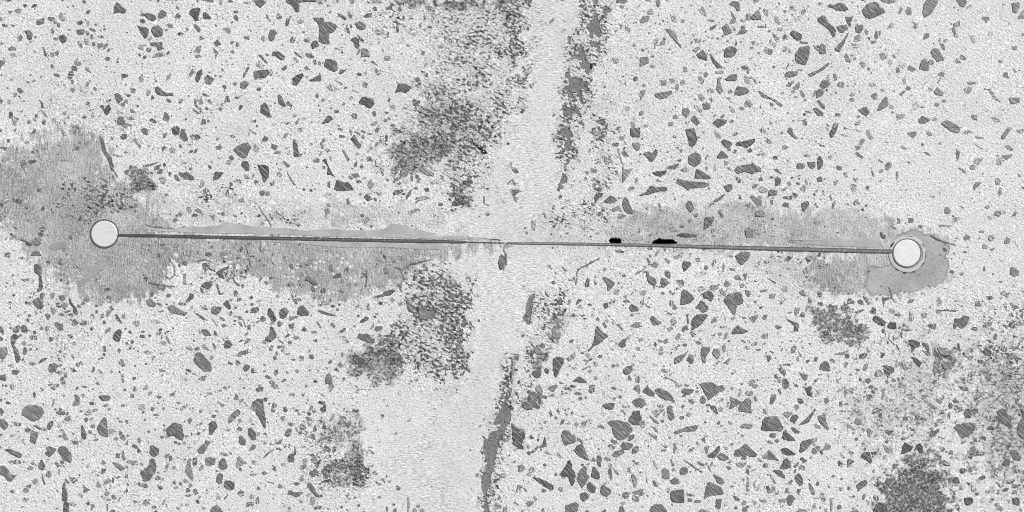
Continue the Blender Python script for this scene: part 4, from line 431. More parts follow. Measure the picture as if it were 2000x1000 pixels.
 (1, 3): """38 45 40 12 75 40 70 55 45 58;m 18 110 20 80 45 80 50 105;115 45 140 5 155 10 150 42;80 180 95 160 130 162 132 195 110 205 82 195;e 245 102 40 26 5;325 80 360 60 375 52 355 100 330 92;405 205 415 180 462 158 455 178 425 205;e 172 75 28 36 30;615 80 620 65 655 68 658 80;700 138 720 138 748 170 742 180;830 125 845 72 858 95 865 120 840 118;865 150 875 120 905 120 880 148;898 160 900 142 945 138 942 172 920 175;955 185 965 175 975 135 998 130 998 212 970 200;680 215 690 195 710 215 700 222;652 255 658 240 685 242 682 262 660 263;e 568 215 24 30 0;470 275 490 265 502 280 490 302 470 298;m 862 275 880 270 885 295 870 300;785 285 800 245 850 200 875 215 870 240 830 275 800 305 788 298;302 355 355 302 420 318 425 370 435 400 430 438 390 430 355 400 320 415 305 385;633 370 635 310 655 295 680 298 700 330 680 360 655 398 638 395;938 390 945 348 965 345 998 385 998 432 970 438 950 415;867 445 872 408 885 405 922 445 915 475 880 475;945 515 975 468 998 480 998 495 965 525;545 515 600 460 605 442 648 455 620 490 590 540 560 540;170 535 175 485 195 482 242 512 235 550 200 568 180 555;30 485 45 468 65 480 85 510 50 500;e 88 442 26 40 -20;720 545 735 533 770 545 778 560 750 560;m 848 640 855 580 872 565 890 595 925 612 920 625 870 615 858 655;607 620 610 575 675 578 678 625 640 635 615 632;710 640 715 610 730 585 755 582 778 640 765 660 735 668 715 655;503 625 508 578 540 578 540 635 515 648;100 680 140 660 165 635 165 605 185 585 205 595 222 655 205 700 165 750 125 755 105 710;215 730 235 715 258 735 240 752 215 748;692 760 700 710 720 697 742 710 735 770 710 775;70 775 85 770 145 785 158 805 140 812 85 790;750 790 760 760 800 755 832 775 828 820 790 828 760 810;m 445 680 460 640 465 595 490 585 490 640 510 720 505 750 480 730 455 700;318 565 340 562 348 590 325 605;m 285 560 310 545 330 545 300 585;e 305 635 24 60 10;m 555 660 575 632 598 645 570 680 555 675;345 665 355 642 375 645 372 668;855 860 880 825 905 840 905 870 880 880;m 970 600 980 595 998 610 998 635 975 625;948 885 955 868 988 865 980 895 960 900;505 840 510 822 535 825 545 855 525 868;453 830 462 812 482 818 485 840 460 848;475 790 490 775 505 790 490 810 475 805;e 452 760 50 30 20;e 472 870 46 20 0;687 880 700 872 722 885 715 905 690 900;750 895 778 862 780 880 762 908;118 930 135 902 170 900 168 930 145 950 125 942;525 910 550 902 562 930 540 935;575 985 585 952 608 970 590 988;645 998 655 970 690 940 715 960 738 998;e 255 810 34 30 0;e 40 615 40 34 0;m 20 645 45 635 40 640 0 655;e 235 688 24 20 0;e 95 930 34 26 0;e 205 962 36 24 0;e 55 920 28 22 20;e 420 945 26 24 0;e 460 943 30 20 0;e 395 970 28 22 0;e 410 780 28 26 0;e 372 455 30 22 20;e 400 468 24 20 0;e 440 460 30 24 30;m 445 405 460 395 475 410 455 418;e 265 415 28 24 0;e 302 410 32 26 20;e 288 355 26 34 0;e 550 387 28 28 0;e 595 360 20 26 30;e 878 668 26 26 0;e 972 935 26 34 0;e 760 30 34 24 20;e 190 195 24 30 0;e 278 190 20 18 0;m 952 700 998 700 998 715 955 715;e 220 242 46 16 10;m 268 940 280 905 295 905 280 940;e 558 882 24 30 0;e 375 808 36 20 -10;e 107 625 20 22 0;e 940 948 30 20 -20;e 975 315 30 14 0;e 480 497 24 16 0;e 270 745 12 24 0;e 445 600 20 50 20""",
 (2, 3): """0 125 55 125 58 180 68 220 78 330 65 335 45 300 20 250 0 225;0 35 30 20 58 28 50 50 20 60 5 55;133 30 150 5 170 5 168 30 150 38;115 0 148 0 130 22 118 18;560 0 605 0 608 25 580 62 568 50 572 20;503 85 510 70 540 78 535 98 515 98;125 180 130 152 158 152 162 175 140 190;118 205 125 188 152 205 145 222 125 220;58 115 70 105 88 112 85 135 65 135;212 205 218 180 230 180 248 208 225 222;485 145 500 132 535 140 548 165 545 210 520 220 500 195 530 165 500 155;418 200 425 170 445 172 442 195 425 208;190 265 200 252 232 250 215 295;388 262 400 255 438 268 435 288 405 285;e 416 234 30 28 40;e 456 215 24 24 0;e 415 312 50 18 45;342 355 348 318 365 315 395 345 350 365;445 368 455 322 475 350 470 370;518 352 525 318 545 325 548 350;225 395 240 355 260 345 278 358 265 405 245 412;423 410 430 390 450 390 462 410 450 432;130 475 175 445 205 430 192 470 150 468;490 445 505 425 525 420 520 440;543 415 560 412 602 428 598 445 570 448;600 375 605 335 625 322 640 335 625 380;530 510 540 478 585 508 575 535;598 520 605 490 625 492 625 520 605 535;60 570 80 545 135 508 138 518 85 560 62 578;158 505 175 495 192 500 185 512 160 515;300 550 300 480 315 520 312 555;250 600 252 560 275 548 298 545 292 610 260 608;430 590 435 565 470 560 475 600 470 640 445 610;195 625 210 615 232 620 225 635 200 638;345 650 355 632 380 635 378 665 355 670;45 695 65 680 90 700 60 712;415 700 425 680 465 675 475 700 450 725 430 720;400 800 415 772 430 775 470 840 488 875 470 880 430 840;253 865 258 835 270 830 300 848 365 842 358 860 315 885 290 870;395 870 405 855 425 855 415 880;m 340 745 360 730 380 745 365 760 345 758;e 318 780 44 24 0;420 935 430 885 460 885 465 910 455 940 430 945;335 910 355 908 372 930 345 928;5 820 15 800 30 808 30 830;0 895 20 880 25 935 0 935;k 755 790 765 740 780 735 800 780 820 795 800 800;745 690 755 668 770 668 775 710 755 705;k 800 720 820 700 840 720 835 745 815 745;690 740 700 728 718 730 715 755 700 755;820 780 840 775 830 790;m 970 740 998 735 998 765;905 690 930 682 955 710 925 712;e 190 800 34 30 0;90 762 140 770 140 780 100 770;m 780 60 800 35 815 45 800 75;m 650 285 680 280 690 305 655 305;m 700 285 745 285 745 315 705 315;e 670 437 34 24 10;e 990 248 26 22 0;e 500 875 40 20 0;e 465 970 26 26 0;e 495 965 40 26 0;e 145 660 20 40 -20;m 250 490 262 458 270 480 255 498;e 370 83 26 24 -30;e 338 232 30 22 50;e 320 207 34 18 0;e 290 82 24 28 0;e 395 10 20 26 0;e 25 10 40 16 0;e 20 390 30 30 0;m 240 870 1 1 1 1;e 72 460 24 22 0;e 228 488 24 18 0;e 260 970 20 30 -30;e 375 490 30 16 0;m 365 590 400 580 400 620 370 625;e 965 885 30 16 0;e 318 355 16 40 -20;e 690 195 12 30 30""",
 (3, 3): """m 183 998 180 895 195 890 200 940 195 998;93 800 105 792 132 812 118 832 100 825;225 998 228 975 250 972 255 998;282 998 290 972 312 975 312 998;70 998 75 975 95 970 98 998;960 100 965 55 985 35 998 40 990 90 970 115;m 945 435 960 420 985 425 970 450 948 450;m 900 710 930 695 970 710 940 735 910 730;e 47 758 30 22 0;e 75 940 26 20 20;15 965 25 955 32 990 20 995;e 267 955 26 26 -30;e 92 388 26 20 40;180 290 215 262 205 278 190 295;m 860 945 890 930 920 950 910 975 870 970;e 850 845 30 24 20;m 930 970 960 950 965 980 940 990;e 900 890 24 30 20;20 705 28 725 15 730;e 372 802 20 8 10;0 735 10 740 8 775 0 775""",
 (4, 3): """747 310 770 288 830 285 905 305 940 355 905 405 855 438 805 415 785 365 780 330;912 280 950 210 998 215 998 318 950 320 920 300;935 135 998 105 998 175 970 180;948 35 975 5 998 10 998 80;600 60 605 15 620 5 648 12 640 60 625 75;285 28 310 15 350 5 355 20 330 55 305 55;395 25 410 15 455 30 450 45 405 42;450 15 465 5 500 15 490 30 460 25;710 165 740 150 800 150 795 190 765 202 730 190;488 70 510 62 542 70 540 88 500 85;e 535 115 32 26 0;m 575 95 585 105 580 115 565 108;e 393 70 28 34 0;e 320 88 34 22 10;285 225 300 205 318 245 300 255;330 265 340 248 358 262 345 280;375 315 390 278 415 280 400 310 382 318;m 537 330 548 298 575 290 580 310 570 335 545 335;m 580 290 600 270 620 278 610 292 590 298;e 505 315 32 34 0;680 325 690 315 720 335 715 350 690 340;392 420 385 410 405 360 440 370 465 400 490 395 495 455 450 465 415 482 400 455;905 425 920 400 958 395 955 420 930 440 910 442;770 445 785 430 832 455 828 470 795 472;850 480 870 455 935 465 942 485 910 518 865 505;937 535 945 500 985 485 992 520 965 540 945 545;783 555 810 525 870 510 875 540 835 560 805 572;492 520 510 485 545 472 570 510 598 592 560 580 510 550;508 440 515 418 550 440 548 470 525 445;235 475 258 410 272 488 250 485;147 535 160 515 200 485 205 495 185 525 155 540;618 600 635 572 655 600 630 608;660 590 665 562 695 558 700 600 690 648 670 635;m 722 575 740 568 775 590 765 602 730 592;m 348 545 360 538 395 575 375 582;240 630 258 618 272 640 250 645;373 705 400 690 415 648 440 650 432 610 450 595 470 640 468 670 485 685 495 730 475 790 460 788 440 730 425 720 400 738;505 740 530 680 565 645 580 660 580 705 605 725 570 780 550 812 520 770;620 720 632 650 645 648 685 700 680 742 650 740;e 768 640 26 40 0;748 690 755 658 775 660 785 740 768 748;m 788 660 800 650 838 700 835 715 815 700;585 800 595 775 620 770 652 805 650 845 625 852 595 835;690 840 700 800 720 790 775 830 770 855 735 880 700 862;535 875 540 855 575 845 598 868 595 895 560 918 540 905;168 735 180 728 250 750 320 790 322 820 305 832 250 800;m 932 720 945 705 965 725 978 770 970 800 955 805;860 875 870 850 895 842 912 865 905 890 880 895;938 850 998 825 998 865 970 865;938 890 945 868 985 880 992 910 970 920 940 905;832 998 840 960 865 950 880 998;420 998 422 950 455 940 495 922 518 940 515 985 500 998;358 820 370 805 395 808 395 840 380 842;m 108 930 120 915 168 918 165 940 130 960;m 165 885 180 875 198 900 180 918;m 15 925 30 918 52 938 45 952;45 795 60 785 118 830 110 840 75 810 45 850 35 835;m 50 640 80 630 102 650 90 680 50 685;130 675 160 645 188 670 180 685 145 690;m 110 710 130 690 158 695 140 718;e 250 832 36 30 20;m 915 650 935 650 920 660 898 665;935 600 950 595 990 630 975 635;90 150 130 135 140 70 180 65 200 90 185 130 190 160 150 200 100 195;30 340 45 390 100 370 100 420 70 450 30 440 20 460 40 480 90 490 60 500 0 460 30 450 40 400 0 320 0 310;20 60 35 55 55 100 50 110;m 190 20 220 5 240 60 215 80 185 50;e 260 102 36 24 30;e 150 415 24 36 10;e 867 930 40 22 0;e 845 100 24 30 0;e 798 117 28 26 0;e 795 35 46 20 20;m 845 210 860 195 885 222 870 225;e 360 218 24 40 -30;e 257 300 24 20 0;m 255 520 290 535 285 550 260 545;e 760 485 26 22 0;e 795 495 26 24 0;m 700 435 730 440 720 448;m 710 770 740 765 735 785 715 785;e 550 632 26 20 -20;e 880 178 40 18 15;e 470 228 22 18 0;e 720 990 30 20 0;e 205 435 16 26 0;m 560 360 580 370 570 378;120 300 130 340 165 350 150 365""",
 (5, 3): """465 0 560 0 580 0 605 20 640 5 660 40 600 75 540 122 515 85 490 30;22 60 62 10 75 35 115 70 105 98 60 85;118 50 135 35 160 35 225 70 260 110 245 130 190 122 150 95 130 75;0 108 30 118 52 155 15 185 0 180;322 60 345 35 420 45 415 60 380 88 350 80;468 125 480 98 500 98 515 130 500 152 475 148;703 100 735 112 790 140 780 155 705 195 698 185 712 150;772 195 780 160 840 112 865 130 862 190 870 225 780 212;825 70 835 55 870 55 888 72 860 92 830 88;m 873 10 885 0 915 5 920 20 905 33 880 30;545 180 560 170 590 172 608 230 590 228 565 205;612 185 625 172 648 195 640 212 618 215;212 195 225 172 250 175 268 265 240 282 222 260;m 95 220 115 203 140 205 155 235 130 262 110 245;e 165 207 18 32 0;75 250 88 248 148 300 140 312 110 295;m 380 140 405 122 422 135 420 155 395 150;e 380 240 36 32 0;308 265 315 250 345 252 342 275 320 278;272 370 290 365 360 335 450 322 445 345 425 370 330 372 290 392 275 390;0 320 15 292 35 290 35 340 10 342;0 250 15 245 15 275 0 300;m 785 330 815 310 840 310 880 320 860 350 830 345 800 345;m 690 295 700 290 728 310 715 322 695 318;948 355 955 295 975 265 998 258 998 365;m 960 200 975 190 992 225 985 240 965 225;890 95 905 95 918 120 905 138 895 130;56 385 75 382 135 425 125 435 80 405;80 330 130 352 140 378 120 370 110 350;480 435 490 420 505 420 512 460 500 455;m 438 455 450 448 460 475 450 480;182 480 200 468 215 485 208 502 190 498;m 260 545 265 455 292 500 275 525;e 397 516 34 26 0;505 490 535 485 540 500 525 550 510 530;530 555 570 530 610 487 622 490 620 520 590 570 555 575 535 568;605 565 635 535 690 572 690 585 660 602 625 590;738 565 745 520 790 500 825 468 860 500 910 550 905 568 860 570 830 552 815 555 835 575 820 588 790 588 800 565;m 750 620 800 610 815 640 790 655 755 640;955 560 998 535 998 585 960 580;960 630 985 618 998 625 998 655 965 648;100 605 110 610 152 650 135 668 115 645;235 595 248 588 270 635 250 640;345 598 355 595 480 680 475 690 440 670 380 625;448 612 460 605 502 625 500 642 470 635;m 172 735 170 675 188 655 200 675 225 672 230 735 205 742;m 248 665 260 655 280 675 275 688 255 685;310 680 330 650 355 648 372 670 370 695 345 708 315 705;240 755 270 730 305 748 305 775 270 785 242 775;45 680 58 765 48 765;528 640 540 640 558 685 545 680;573 710 585 708 640 738 660 770 635 782 605 770 590 740;502 885 525 775 545 768 630 810 648 855 625 865 550 870 520 890 505 892;238 860 245 838 325 825 340 835 342 925 320 930 260 920 242 895;78 998 85 965 120 940 170 940 210 998;455 998 480 975 545 998;372 905 385 890 410 905 400 920 378 918;422 918 435 905 475 908 470 925 430 928;590 930 598 902 640 900 632 930 630 965 612 972 600 950;655 940 665 930 688 932 680 950 662 955;728 885 740 875 778 898 772 915 745 908;800 930 805 912 832 918 830 938 805 942;952 925 955 905 975 900 990 920 978 935;795 995 805 962 835 962 840 985 830 998;832 830 835 725 850 740 852 830 842 838;825 690 830 665 848 662 855 690 850 710;m 836 640 850 632 870 645 860 658 840 655;m 870 672 905 658 900 672 875 678;m 885 775 898 770 905 810 890 805;915 580 930 580 952 605 940 610;985 800 998 800 998 848;790 400 805 392 815 405 800 418;m 650 490 680 495 682 515 665 508;e 750 968 24 28 0;e 890 930 18 44 -10;e 940 905 18 28 -20;e 615 303 22 40 20;e 780 75 20 50 20;e 685 158 16 40 10;e 445 60 34 18 -10;e 532 165 36 18 0;280 0 310 10 300 30 275 15;e 362 12 40 16 10;m 615 130 655 112 650 128 620 138;m 705 38 715 22 735 30 725 45;m 140 180 160 160 185 170 175 185;e 175 290 26 24 0;e 190 238 20 26 0;e 190 518 44 14 0;e 395 868 28 20 0;m 360 850 375 842 385 870 368 880;e 702 610 24 20 0;m 555 615 565 605 570 632 558 640;e 520 622 20 18 0;0 820 30 822 10 850 0 855;e 232 418 18 22 0;e 605 962 50 24 30;m 910 830 925 785 935 788 922 832;e 668 370 40 10 10;e 718 800 30 14 -10""",
 (6, 3): """0 260 65 255 90 280 95 305 118 335 105 368 50 365 0 362;112 420 125 370 140 365 165 390 205 425 212 442 160 440 120 430;247 525 255 465 275 445 340 432 342 455 300 510 260 532;100 515 120 500 155 505 215 545 205 555 150 555 120 545;15 150 22 95 35 82 62 85 60 115 30 160;0 530 10 515 80 590 80 600 35 585 0 588;98 655 125 590 145 582 170 605 182 650 150 662 105 662;42 680 60 672 100 675 130 718 128 738 90 720;210 735 225 705 245 700 270 735 272 785 250 792 225 765;145 895 160 872 190 870 210 900 175 948 158 940;88 900 140 895 140 925 95 922;248 320 255 305 320 265 360 200 372 198 350 240 320 295 260 318;388 255 430 242 448 255 452 290 475 350 465 358 430 325 412 315;115 235 130 222 188 218 182 240 155 265 135 255;172 275 190 245 225 240 235 265 205 302 180 292;180 345 195 337 245 370 240 385 210 385 190 365;356 320 370 310 410 330 408 350 370 345;228 120 240 107 262 112 280 140 262 155 240 148;205 175 215 162 240 170 235 195 215 200;110 0 165 0 160 25 130 40 115 20;290 35 330 15 345 30 335 45 345 90 350 102 310 85;380 65 385 45 415 55 400 78;75 45 90 38 105 65 98 82;200 8 225 0 235 25 215 22;555 175 558 138 582 135 575 180;765 100 770 82 820 85 815 100 775 128;e 805 25 36 28 0;e 820 62 28 34 -20;888 110 895 60 912 32 905 100 900 120;958 0 998 0 998 25 960 22;675 300 685 272 700 265 730 300 720 318 695 322;m 610 310 630 312 662 340 650 352;775 370 785 348 818 370 800 412 782 415;912 370 925 362 972 360 970 380 945 400;728 560 745 535 795 535 810 615 795 618 760 590 730 575;m 345 530 350 505 380 485 405 485 405 515 370 545 358 545;m 410 518 440 500 450 460 490 485 480 510 430 520;m 340 450 380 415 385 430 355 475;628 530 645 520 672 532 665 548 640 550;545 620 552 600 565 598 588 625 580 642 550 640;618 640 622 590 640 585 675 605 655 620 635 648;560 545 570 545 602 570 590 582;m 895 470 910 475 970 525 965 548 920 530;692 790 720 765 765 748 775 775 760 795 715 825 695 812;735 895 745 865 765 865 750 905;315 780 330 775 368 840 362 865 345 868 322 810;10 405 20 390 55 382 62 405 50 422 20 415;e 70 447 38 26 0;20 820 30 805 50 805 55 830 40 848 25 842;20 725 30 715 62 775 50 778;155 780 165 758 192 752 185 785 165 788;0 790 15 820 15 850 0 850;198 645 235 610 245 618 215 655;250 580 270 572 305 600 290 612 255 595;242 645 262 635 290 645 282 678 265 670;228 822 258 820 240 860 228 850;m 355 890 400 885 410 880 400 860 410 892 370 895;412 905 420 880 445 882 452 910 430 922;345 950 365 930 375 940 368 970 355 975;483 905 495 898 505 940 502 998 490 998;540 965 548 942 570 945 575 975 550 978;222 998 245 978 290 978 305 998;558 830 560 805 590 805 570 840;620 822 625 795 645 798 642 828;e 388 778 26 34 0;650 885 670 868 680 880 660 892;m 595 75 600 45 660 30 680 45 640 55 615 80;e 722 233 34 20 0;848 215 860 198 878 200 875 220 855 222;e 825 225 36 20 -20;e 878 245 28 40 10;e 930 453 32 26 0;915 760 930 740 970 738 968 770 945 790;820 985 850 935 895 935 915 960 910 998 822 998;e 985 645 30 40 0;645 998 680 978 710 998;e 458 130 36 44 0;e 830 540 46 26 10;e 755 510 30 24 0;m 820 670 832 668 830 695 815 690;e 870 770 30 34 0;130 850 140 812 158 815 160 845 190 850 140 845;e 15 455 46 20 20;m 948 120 990 120 980 150 955 150;310 735 330 750 328 758;e 212 680 20 34 20;e 690 430 24 24 0;e 845 890 40 60 -30;e 452 985 20 30 0;m 415 850 430 850 442 865 425 872;e 510 720 26 20 0;e 783 930 14 30 20;e 705 130 22 24 0""",
 (7, 3): """455 340 480 315 530 310 580 300 610 320 620 345 590 385 545 410 525 425 500 405 475 360;790 215 830 195 850 205 885 260 910 325 890 345 840 310 800 280;m 850 180 865 150 890 160 885 200 860 210;890 545 900 522 940 515 960 545 972 590 950 602 915 580;40 548 55 480 70 458 132 490 110 525 60 542;140 525 165 470 190 470 208 495 208 530 185 535 165 510;262 410 268 365 285 360 322 385 300 408;530 230 545 200 570 195 592 245 575 262 545 258;150 248 165 242 200 258 238 270 230 285 190 280 155 270;245 155 265 148 305 185 290 190 255 172;m 310 130 320 108 365 108 365 135 340 158;192 105 200 88 228 85 225 115 205 122;708 345 745 325 765 345 755 360 715 358;m 630 95 645 75 690 60 680 95 650 112 632 105;485 15 545 25 565 45 545 55 515 45;700 185 720 178 745 200 738 218 710 205;602 205 610 190 635 195 642 220 620 232 605 220;495 190 515 180 530 195 520 212 498 210;e 425 170 34 44 0;e 363 218 30 40 20;e 470 185 34 40 0;400 250 410 222 425 225 420 268 400 268;942 370 960 300 985 270 975 200 998 200 998 430 960 400;720 70 745 75 770 100 745 98;830 625 855 590 885 590 888 630 870 640 845 640;e 870 652 30 40 0;e 820 655 40 50 10;758 725 775 695 800 700 798 735 775 742;e 942 678 60 34 5;865 750 900 748 925 738 928 760 905 780 875 778;630 745 660 725 690 710 698 740 660 750 635 758;785 770 795 770 825 812 810 808;833 830 850 812 882 815 870 835 845 842;900 800 915 782 950 788 950 812 920 815;910 895 950 885 965 920 962 950 935 940 915 940;533 895 560 885 600 895 600 925 570 945 545 950 535 925;500 665 510 658 545 662 538 690 515 700 500 690;e 470 752 50 50 0;362 610 380 600 425 625 420 640 375 638;560 555 580 548 598 565 590 588 565 578;595 545 625 540 645 560 610 565;640 545 690 550 660 562;340 500 365 490 385 505 380 522 355 528;408 540 425 515 445 520 445 550 415 550;420 575 432 560 448 575 430 588;e 520 455 36 30 0;575 458 605 450 620 470 590 475;575 500 600 485 620 490 620 515 595 515;e 620 442 30 26 0;660 420 675 407 702 415 700 432 670 430;865 515 875 480 900 475 885 500;735 500 755 470 770 465 765 485;270 590 290 582 328 588 320 600 275 602;95 635 105 622 138 640 130 650;e 75 275 38 30 15;e 127 355 46 24 30;38 430 45 412 70 410 68 435 45 440;e 325 365 34 30 10;m 218 480 230 465 245 470 242 500;e 350 290 60 30 20;e 315 320 26 30 0;720 760 1 1 1 1;m 395 690 430 650 440 670 410 692;e 605 825 60 34 0;e 630 860 34 22 0;700 835 735 830 730 850 705 850;m 755 830 775 825 760 850;787 860 795 828 808 830 805 865;e 928 843 40 30 10;972 760 975 738 995 740 990 775;770 940 790 930 810 945 835 980 820 990 790 980;730 930 735 895 765 895 755 920;e 672 918 26 24 0;e 440 918 36 24 0;e 503 908 26 20 0;e 480 960 40 40 0;870 905 885 902 892 920 880 932;985 690 998 675 998 710;m 620 670 1 1 1 1;m 560 680 570 660 600 675 590 690;425 820 470 858 460 862;e 400 785 60 30 0;e 120 110 50 26 0;e 122 225 24 22 0;e 60 380 20 20 0;e 465 133 34 34 0;e 972 165 34 28 0;e 945 135 30 50 0;m 700 100 735 95 725 115;e 195 50 36 18 -40;m 880 430 890 430 885 450 870 445;e 190 680 40 50 0;e 370 735 20 50 -30;e 310 800 40 30 0;e 350 900 60 60 20;960 980 975 968 990 990 980 998;e 803 360 50 24 20;e 905 398 24 24 0;m 740 675 770 650 770 680 750 690;e 925 648 24 20 0""",
}
# ---------------------------------------------------------------- stones
def stone_material():
    g = N('dark_aggregate')
    geo = g.n('ShaderNodeNewGeometry'); r = geo.outputs['Random Per Island']; p = geo.outputs['Position']
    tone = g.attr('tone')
    ang = g.mul(g.add(g.math('FRACT', g.mul(r, 13.1)), -0.5), 3.0)
    ang = g.add(ang, 0.35)
    st = g.noise(g.maprot(p, ang, 90, 620), 1.0, 1.5, 0.55)
    st2 = g.noise(g.maprot(p, g.add(ang, 1.1), 110, 640), 1.0, 1.5, 0.5)
    fine = g.noise(p, 900, 2, 0.6)
    lines = g.mul(g.ss(st, 0.50, 0.62), g.ss(g.math('FRACT', g.mul(r, 7.3)), 0.0, 0.7, 0.12, 1.0))
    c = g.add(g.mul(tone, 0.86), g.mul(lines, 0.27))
    c = g.add(c, g.mul(g.ss(st2, 0.56, 0.68), g.mul(g.math('GREATER_THAN', g.math('FRACT', g.mul(r, 5.7)), 0.55), 0.20)))
    c = g.add(c, g.mul(g.add(fine, -0.5), 0.22))
    c = g.add(c, g.mul(g.add(g.math('FRACT', g.mul(r, 31.7)), -0.5), 0.035))
    g.grey(c, 0.02)
    g.b.inputs['Roughness'].default_value = 0.7
    g.bump(g.add(g.mul(st, 1.5), fine), 0.0010, 0.8)
    return g.m
STONE_MAT = stone_material()

def outline(poly, seed, size):
    r = random.Random(seed)
    pts = []
    n = len(poly)
    for i in range(n):                                   # clip the corners a little
        a, b, c = poly[i - 1], poly[i], poly[(i + 1) % n]
        k = r.uniform(0.05, 0.15)
        pts.append((b[0] + (a[0] - b[0]) * k, b[1] + (a[1] - b[1]) * k))
        pts.append((b[0] + (c[0] - b[0]) * k, b[1] + (c[1] - b[1]) * k))
    out = []
    n = len(pts)
    for i in range(n):                                   # chipped edges
        a, b = pts[i], pts[(i + 1) % n]
        L = math.hypot(b[0] - a[0], b[1] - a[1])
        m = max(1, int(L / 3.0))
        for j in range(m):
            t = j / m
            amp = min(0.75, size * 0.035)
            out.append((a[0] + (b[0] - a[0]) * t + r.uniform(-amp, amp), a[1] + (b[1] - a[1]) * t + r.uniform(-amp, amp)))
    return out

def stone_geo(poly, size, seed, proud, V, F):
    """a chip: slightly domed ground-off top, small bevel, body buried in the concrete"""
    r = random.Random(seed)
    pts = outline(poly, seed, size)
    area = sum(pts[i - 1][0] * pts[i][1] - pts[i][0] * pts[i - 1][1] for i in range(len(pts)))
    if area > 0: pts.reverse()                           # y is flipped later: counter-clockwise seen from above
    n = len(pts)
    bev = min(1.0, size * 0.06)
    base = len(V)
    ins = []
    for i in range(n):
        a, c = pts[i - 1], pts[(i + 1) % n]
        tx, ty = c[0] - a[0], c[1] - a[1]; L = math.hypot(tx, ty) + 1e-6
        ins.append((pts[i][0] + (ty / L) * bev, pts[i][1] - (tx / L) * bev))
    # inward check
    cx = sum(q[0] for q in pts) / n; cy = sum(q[1] for q in pts) / n
    if sum(math.hypot(a[0] - cx, a[1] - cy) for a in ins) > sum(math.hypot(a[0] - cx, a[1] - cy) for a in pts):
        ins = [(2 * pts[i][0] - ins[i][0], 2 * pts[i][1] - ins[i][1]) for i in range(n)]
    for k, ring, z in ((0, pts, -6.0), (1, pts, proud * 0.45), (2, ins, proud)):
        for q in ring:
            x, y = W(*q); V.append((x, y, (z + (r.uniform(-0.06, 0.06) if k else 0)) * S))
    for k in (0, 1):
        for i in range(n):
            j = (i + 1) % n
            F.append((base + k * n + i, base + k * n + j, base + (k + 1) * n + j, base + (k + 1) * n + i))
    F.append(tuple(base + 2 * n + i for i in range(n)))

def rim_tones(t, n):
    """edge shade round each stone, put into the colour of its outer rings"""
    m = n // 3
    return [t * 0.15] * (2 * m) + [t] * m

def build(name, V, F, mat, parent=None, origin=None, tones=None):
    if origin is not None: V = [(x - origin[0], y - origin[1], z - origin[2]) for x, y, z in V]
    me = bpy.data.meshes.new(name); me.from_pydata(V, [], F); me.update()
    if tones is not None:
        a = me.attributes.new('tone', 'FLOAT', 'POINT'); a.data.foreach_set('value', np.array(tones, dtype=np.float32))
    o = link(name, me, mat, parent)
    if origin is not None: o.location = origin
    return o

stones = []
for (tc, tr), txt in T.items():
    for s in txt.split(';'):
        f = s.split(); tone = 'd'
        if f[0] == 'e':
            cx, cy, L, Wd, A = map(float, f[1:])
            if L < 8: continue
            a = math.radians(A); poly = []
            m = 7 if L > 30 else 6
            rr = random.Random(int(cx * 13 + cy * 7 + tc * 101 + tr)); ph = rr.uniform(0, 1)
            for i in range(m):
                t = 2 * math.pi * (i + ph + rr.uniform(-0.22, 0.22)) / m; k = rr.uniform(0.85, 1.12)
                ex, ey = L / 2 * math.cos(t) * k, Wd / 2 * math.sin(t) * k
                poly.append((cx + ex * math.cos(a) - ey * math.sin(a), cy + ex * math.sin(a) + ey * math.cos(a)))
        else:
            if f[0] in 'mk': tone = f[0]; f = f[1:]
            v = list(map(float, f)); poly = list(zip(v[0::2], v[1::2]))
            if max(v) - min(v) < 2 or len(poly) < 3: continue
        poly = [(250 * tc + x / 4, 250 * tr + y / 4) for x, y in poly]
        area = abs(sum(poly[i - 1][0] * poly[i][1] - poly[i][0] * poly[i - 1][1] for i in range(len(poly)))) / 2
        if area < 4: continue
        c = (sum(q[0] for q in poly) / len(poly), sum(q[1] for q in poly) / len(poly))
        kx = 1.05 + 0.5 / math.sqrt(area)
        poly = [(c[0] + (q[0] - c[0]) * kx, c[1] + (q[1] - c[1]) * kx) for q in poly]
        stones.append(dict(poly=poly, area=area, c=c, tone=tone))
stones.sort(key=lambda s: -s['area'])
print('stones', len(stones))

def in_poly(x, y, poly):
    ins = False
    for i in range(len(poly)):
        (xa, ya), (xb, yb) = poly[i - 1], poly[i]
        if (ya > y) != (yb > y) and x < (xb - xa) * (y - ya) / (yb - ya) + xa: ins = not ins
    return ins
def tone_of(s, seed):
    r = random.Random(seed)
    if s['tone'] == 'k': return 0.03
    if s['tone'] == 'm': return 0.21 + r.uniform(-0.02, 0.03)
    x, y = s['c']
    t = 0.095
    if 1250 < x < 2000 and y < 250: t = 0.125
    if x < 500 and y > 740: t = 0.115
    if x > 1700 and y > 600: t = 0.085
    if 1200 < x < 1500 and y > 500: t = 0.115
    t += 0.07 * max(0, min(1, (x - 1650) / 250)) * max(0, min(1, (640 - y) / 200))
    dusted = r.uniform(0.05, 0.15) if r.random() < (0.22 if x < 1000 or y > 480 else 0.42) and s['area'] < 330 and 'label' not in s else 0.0
    return t + 0.02 + r.uniform(-0.035, 0.04) + dusted

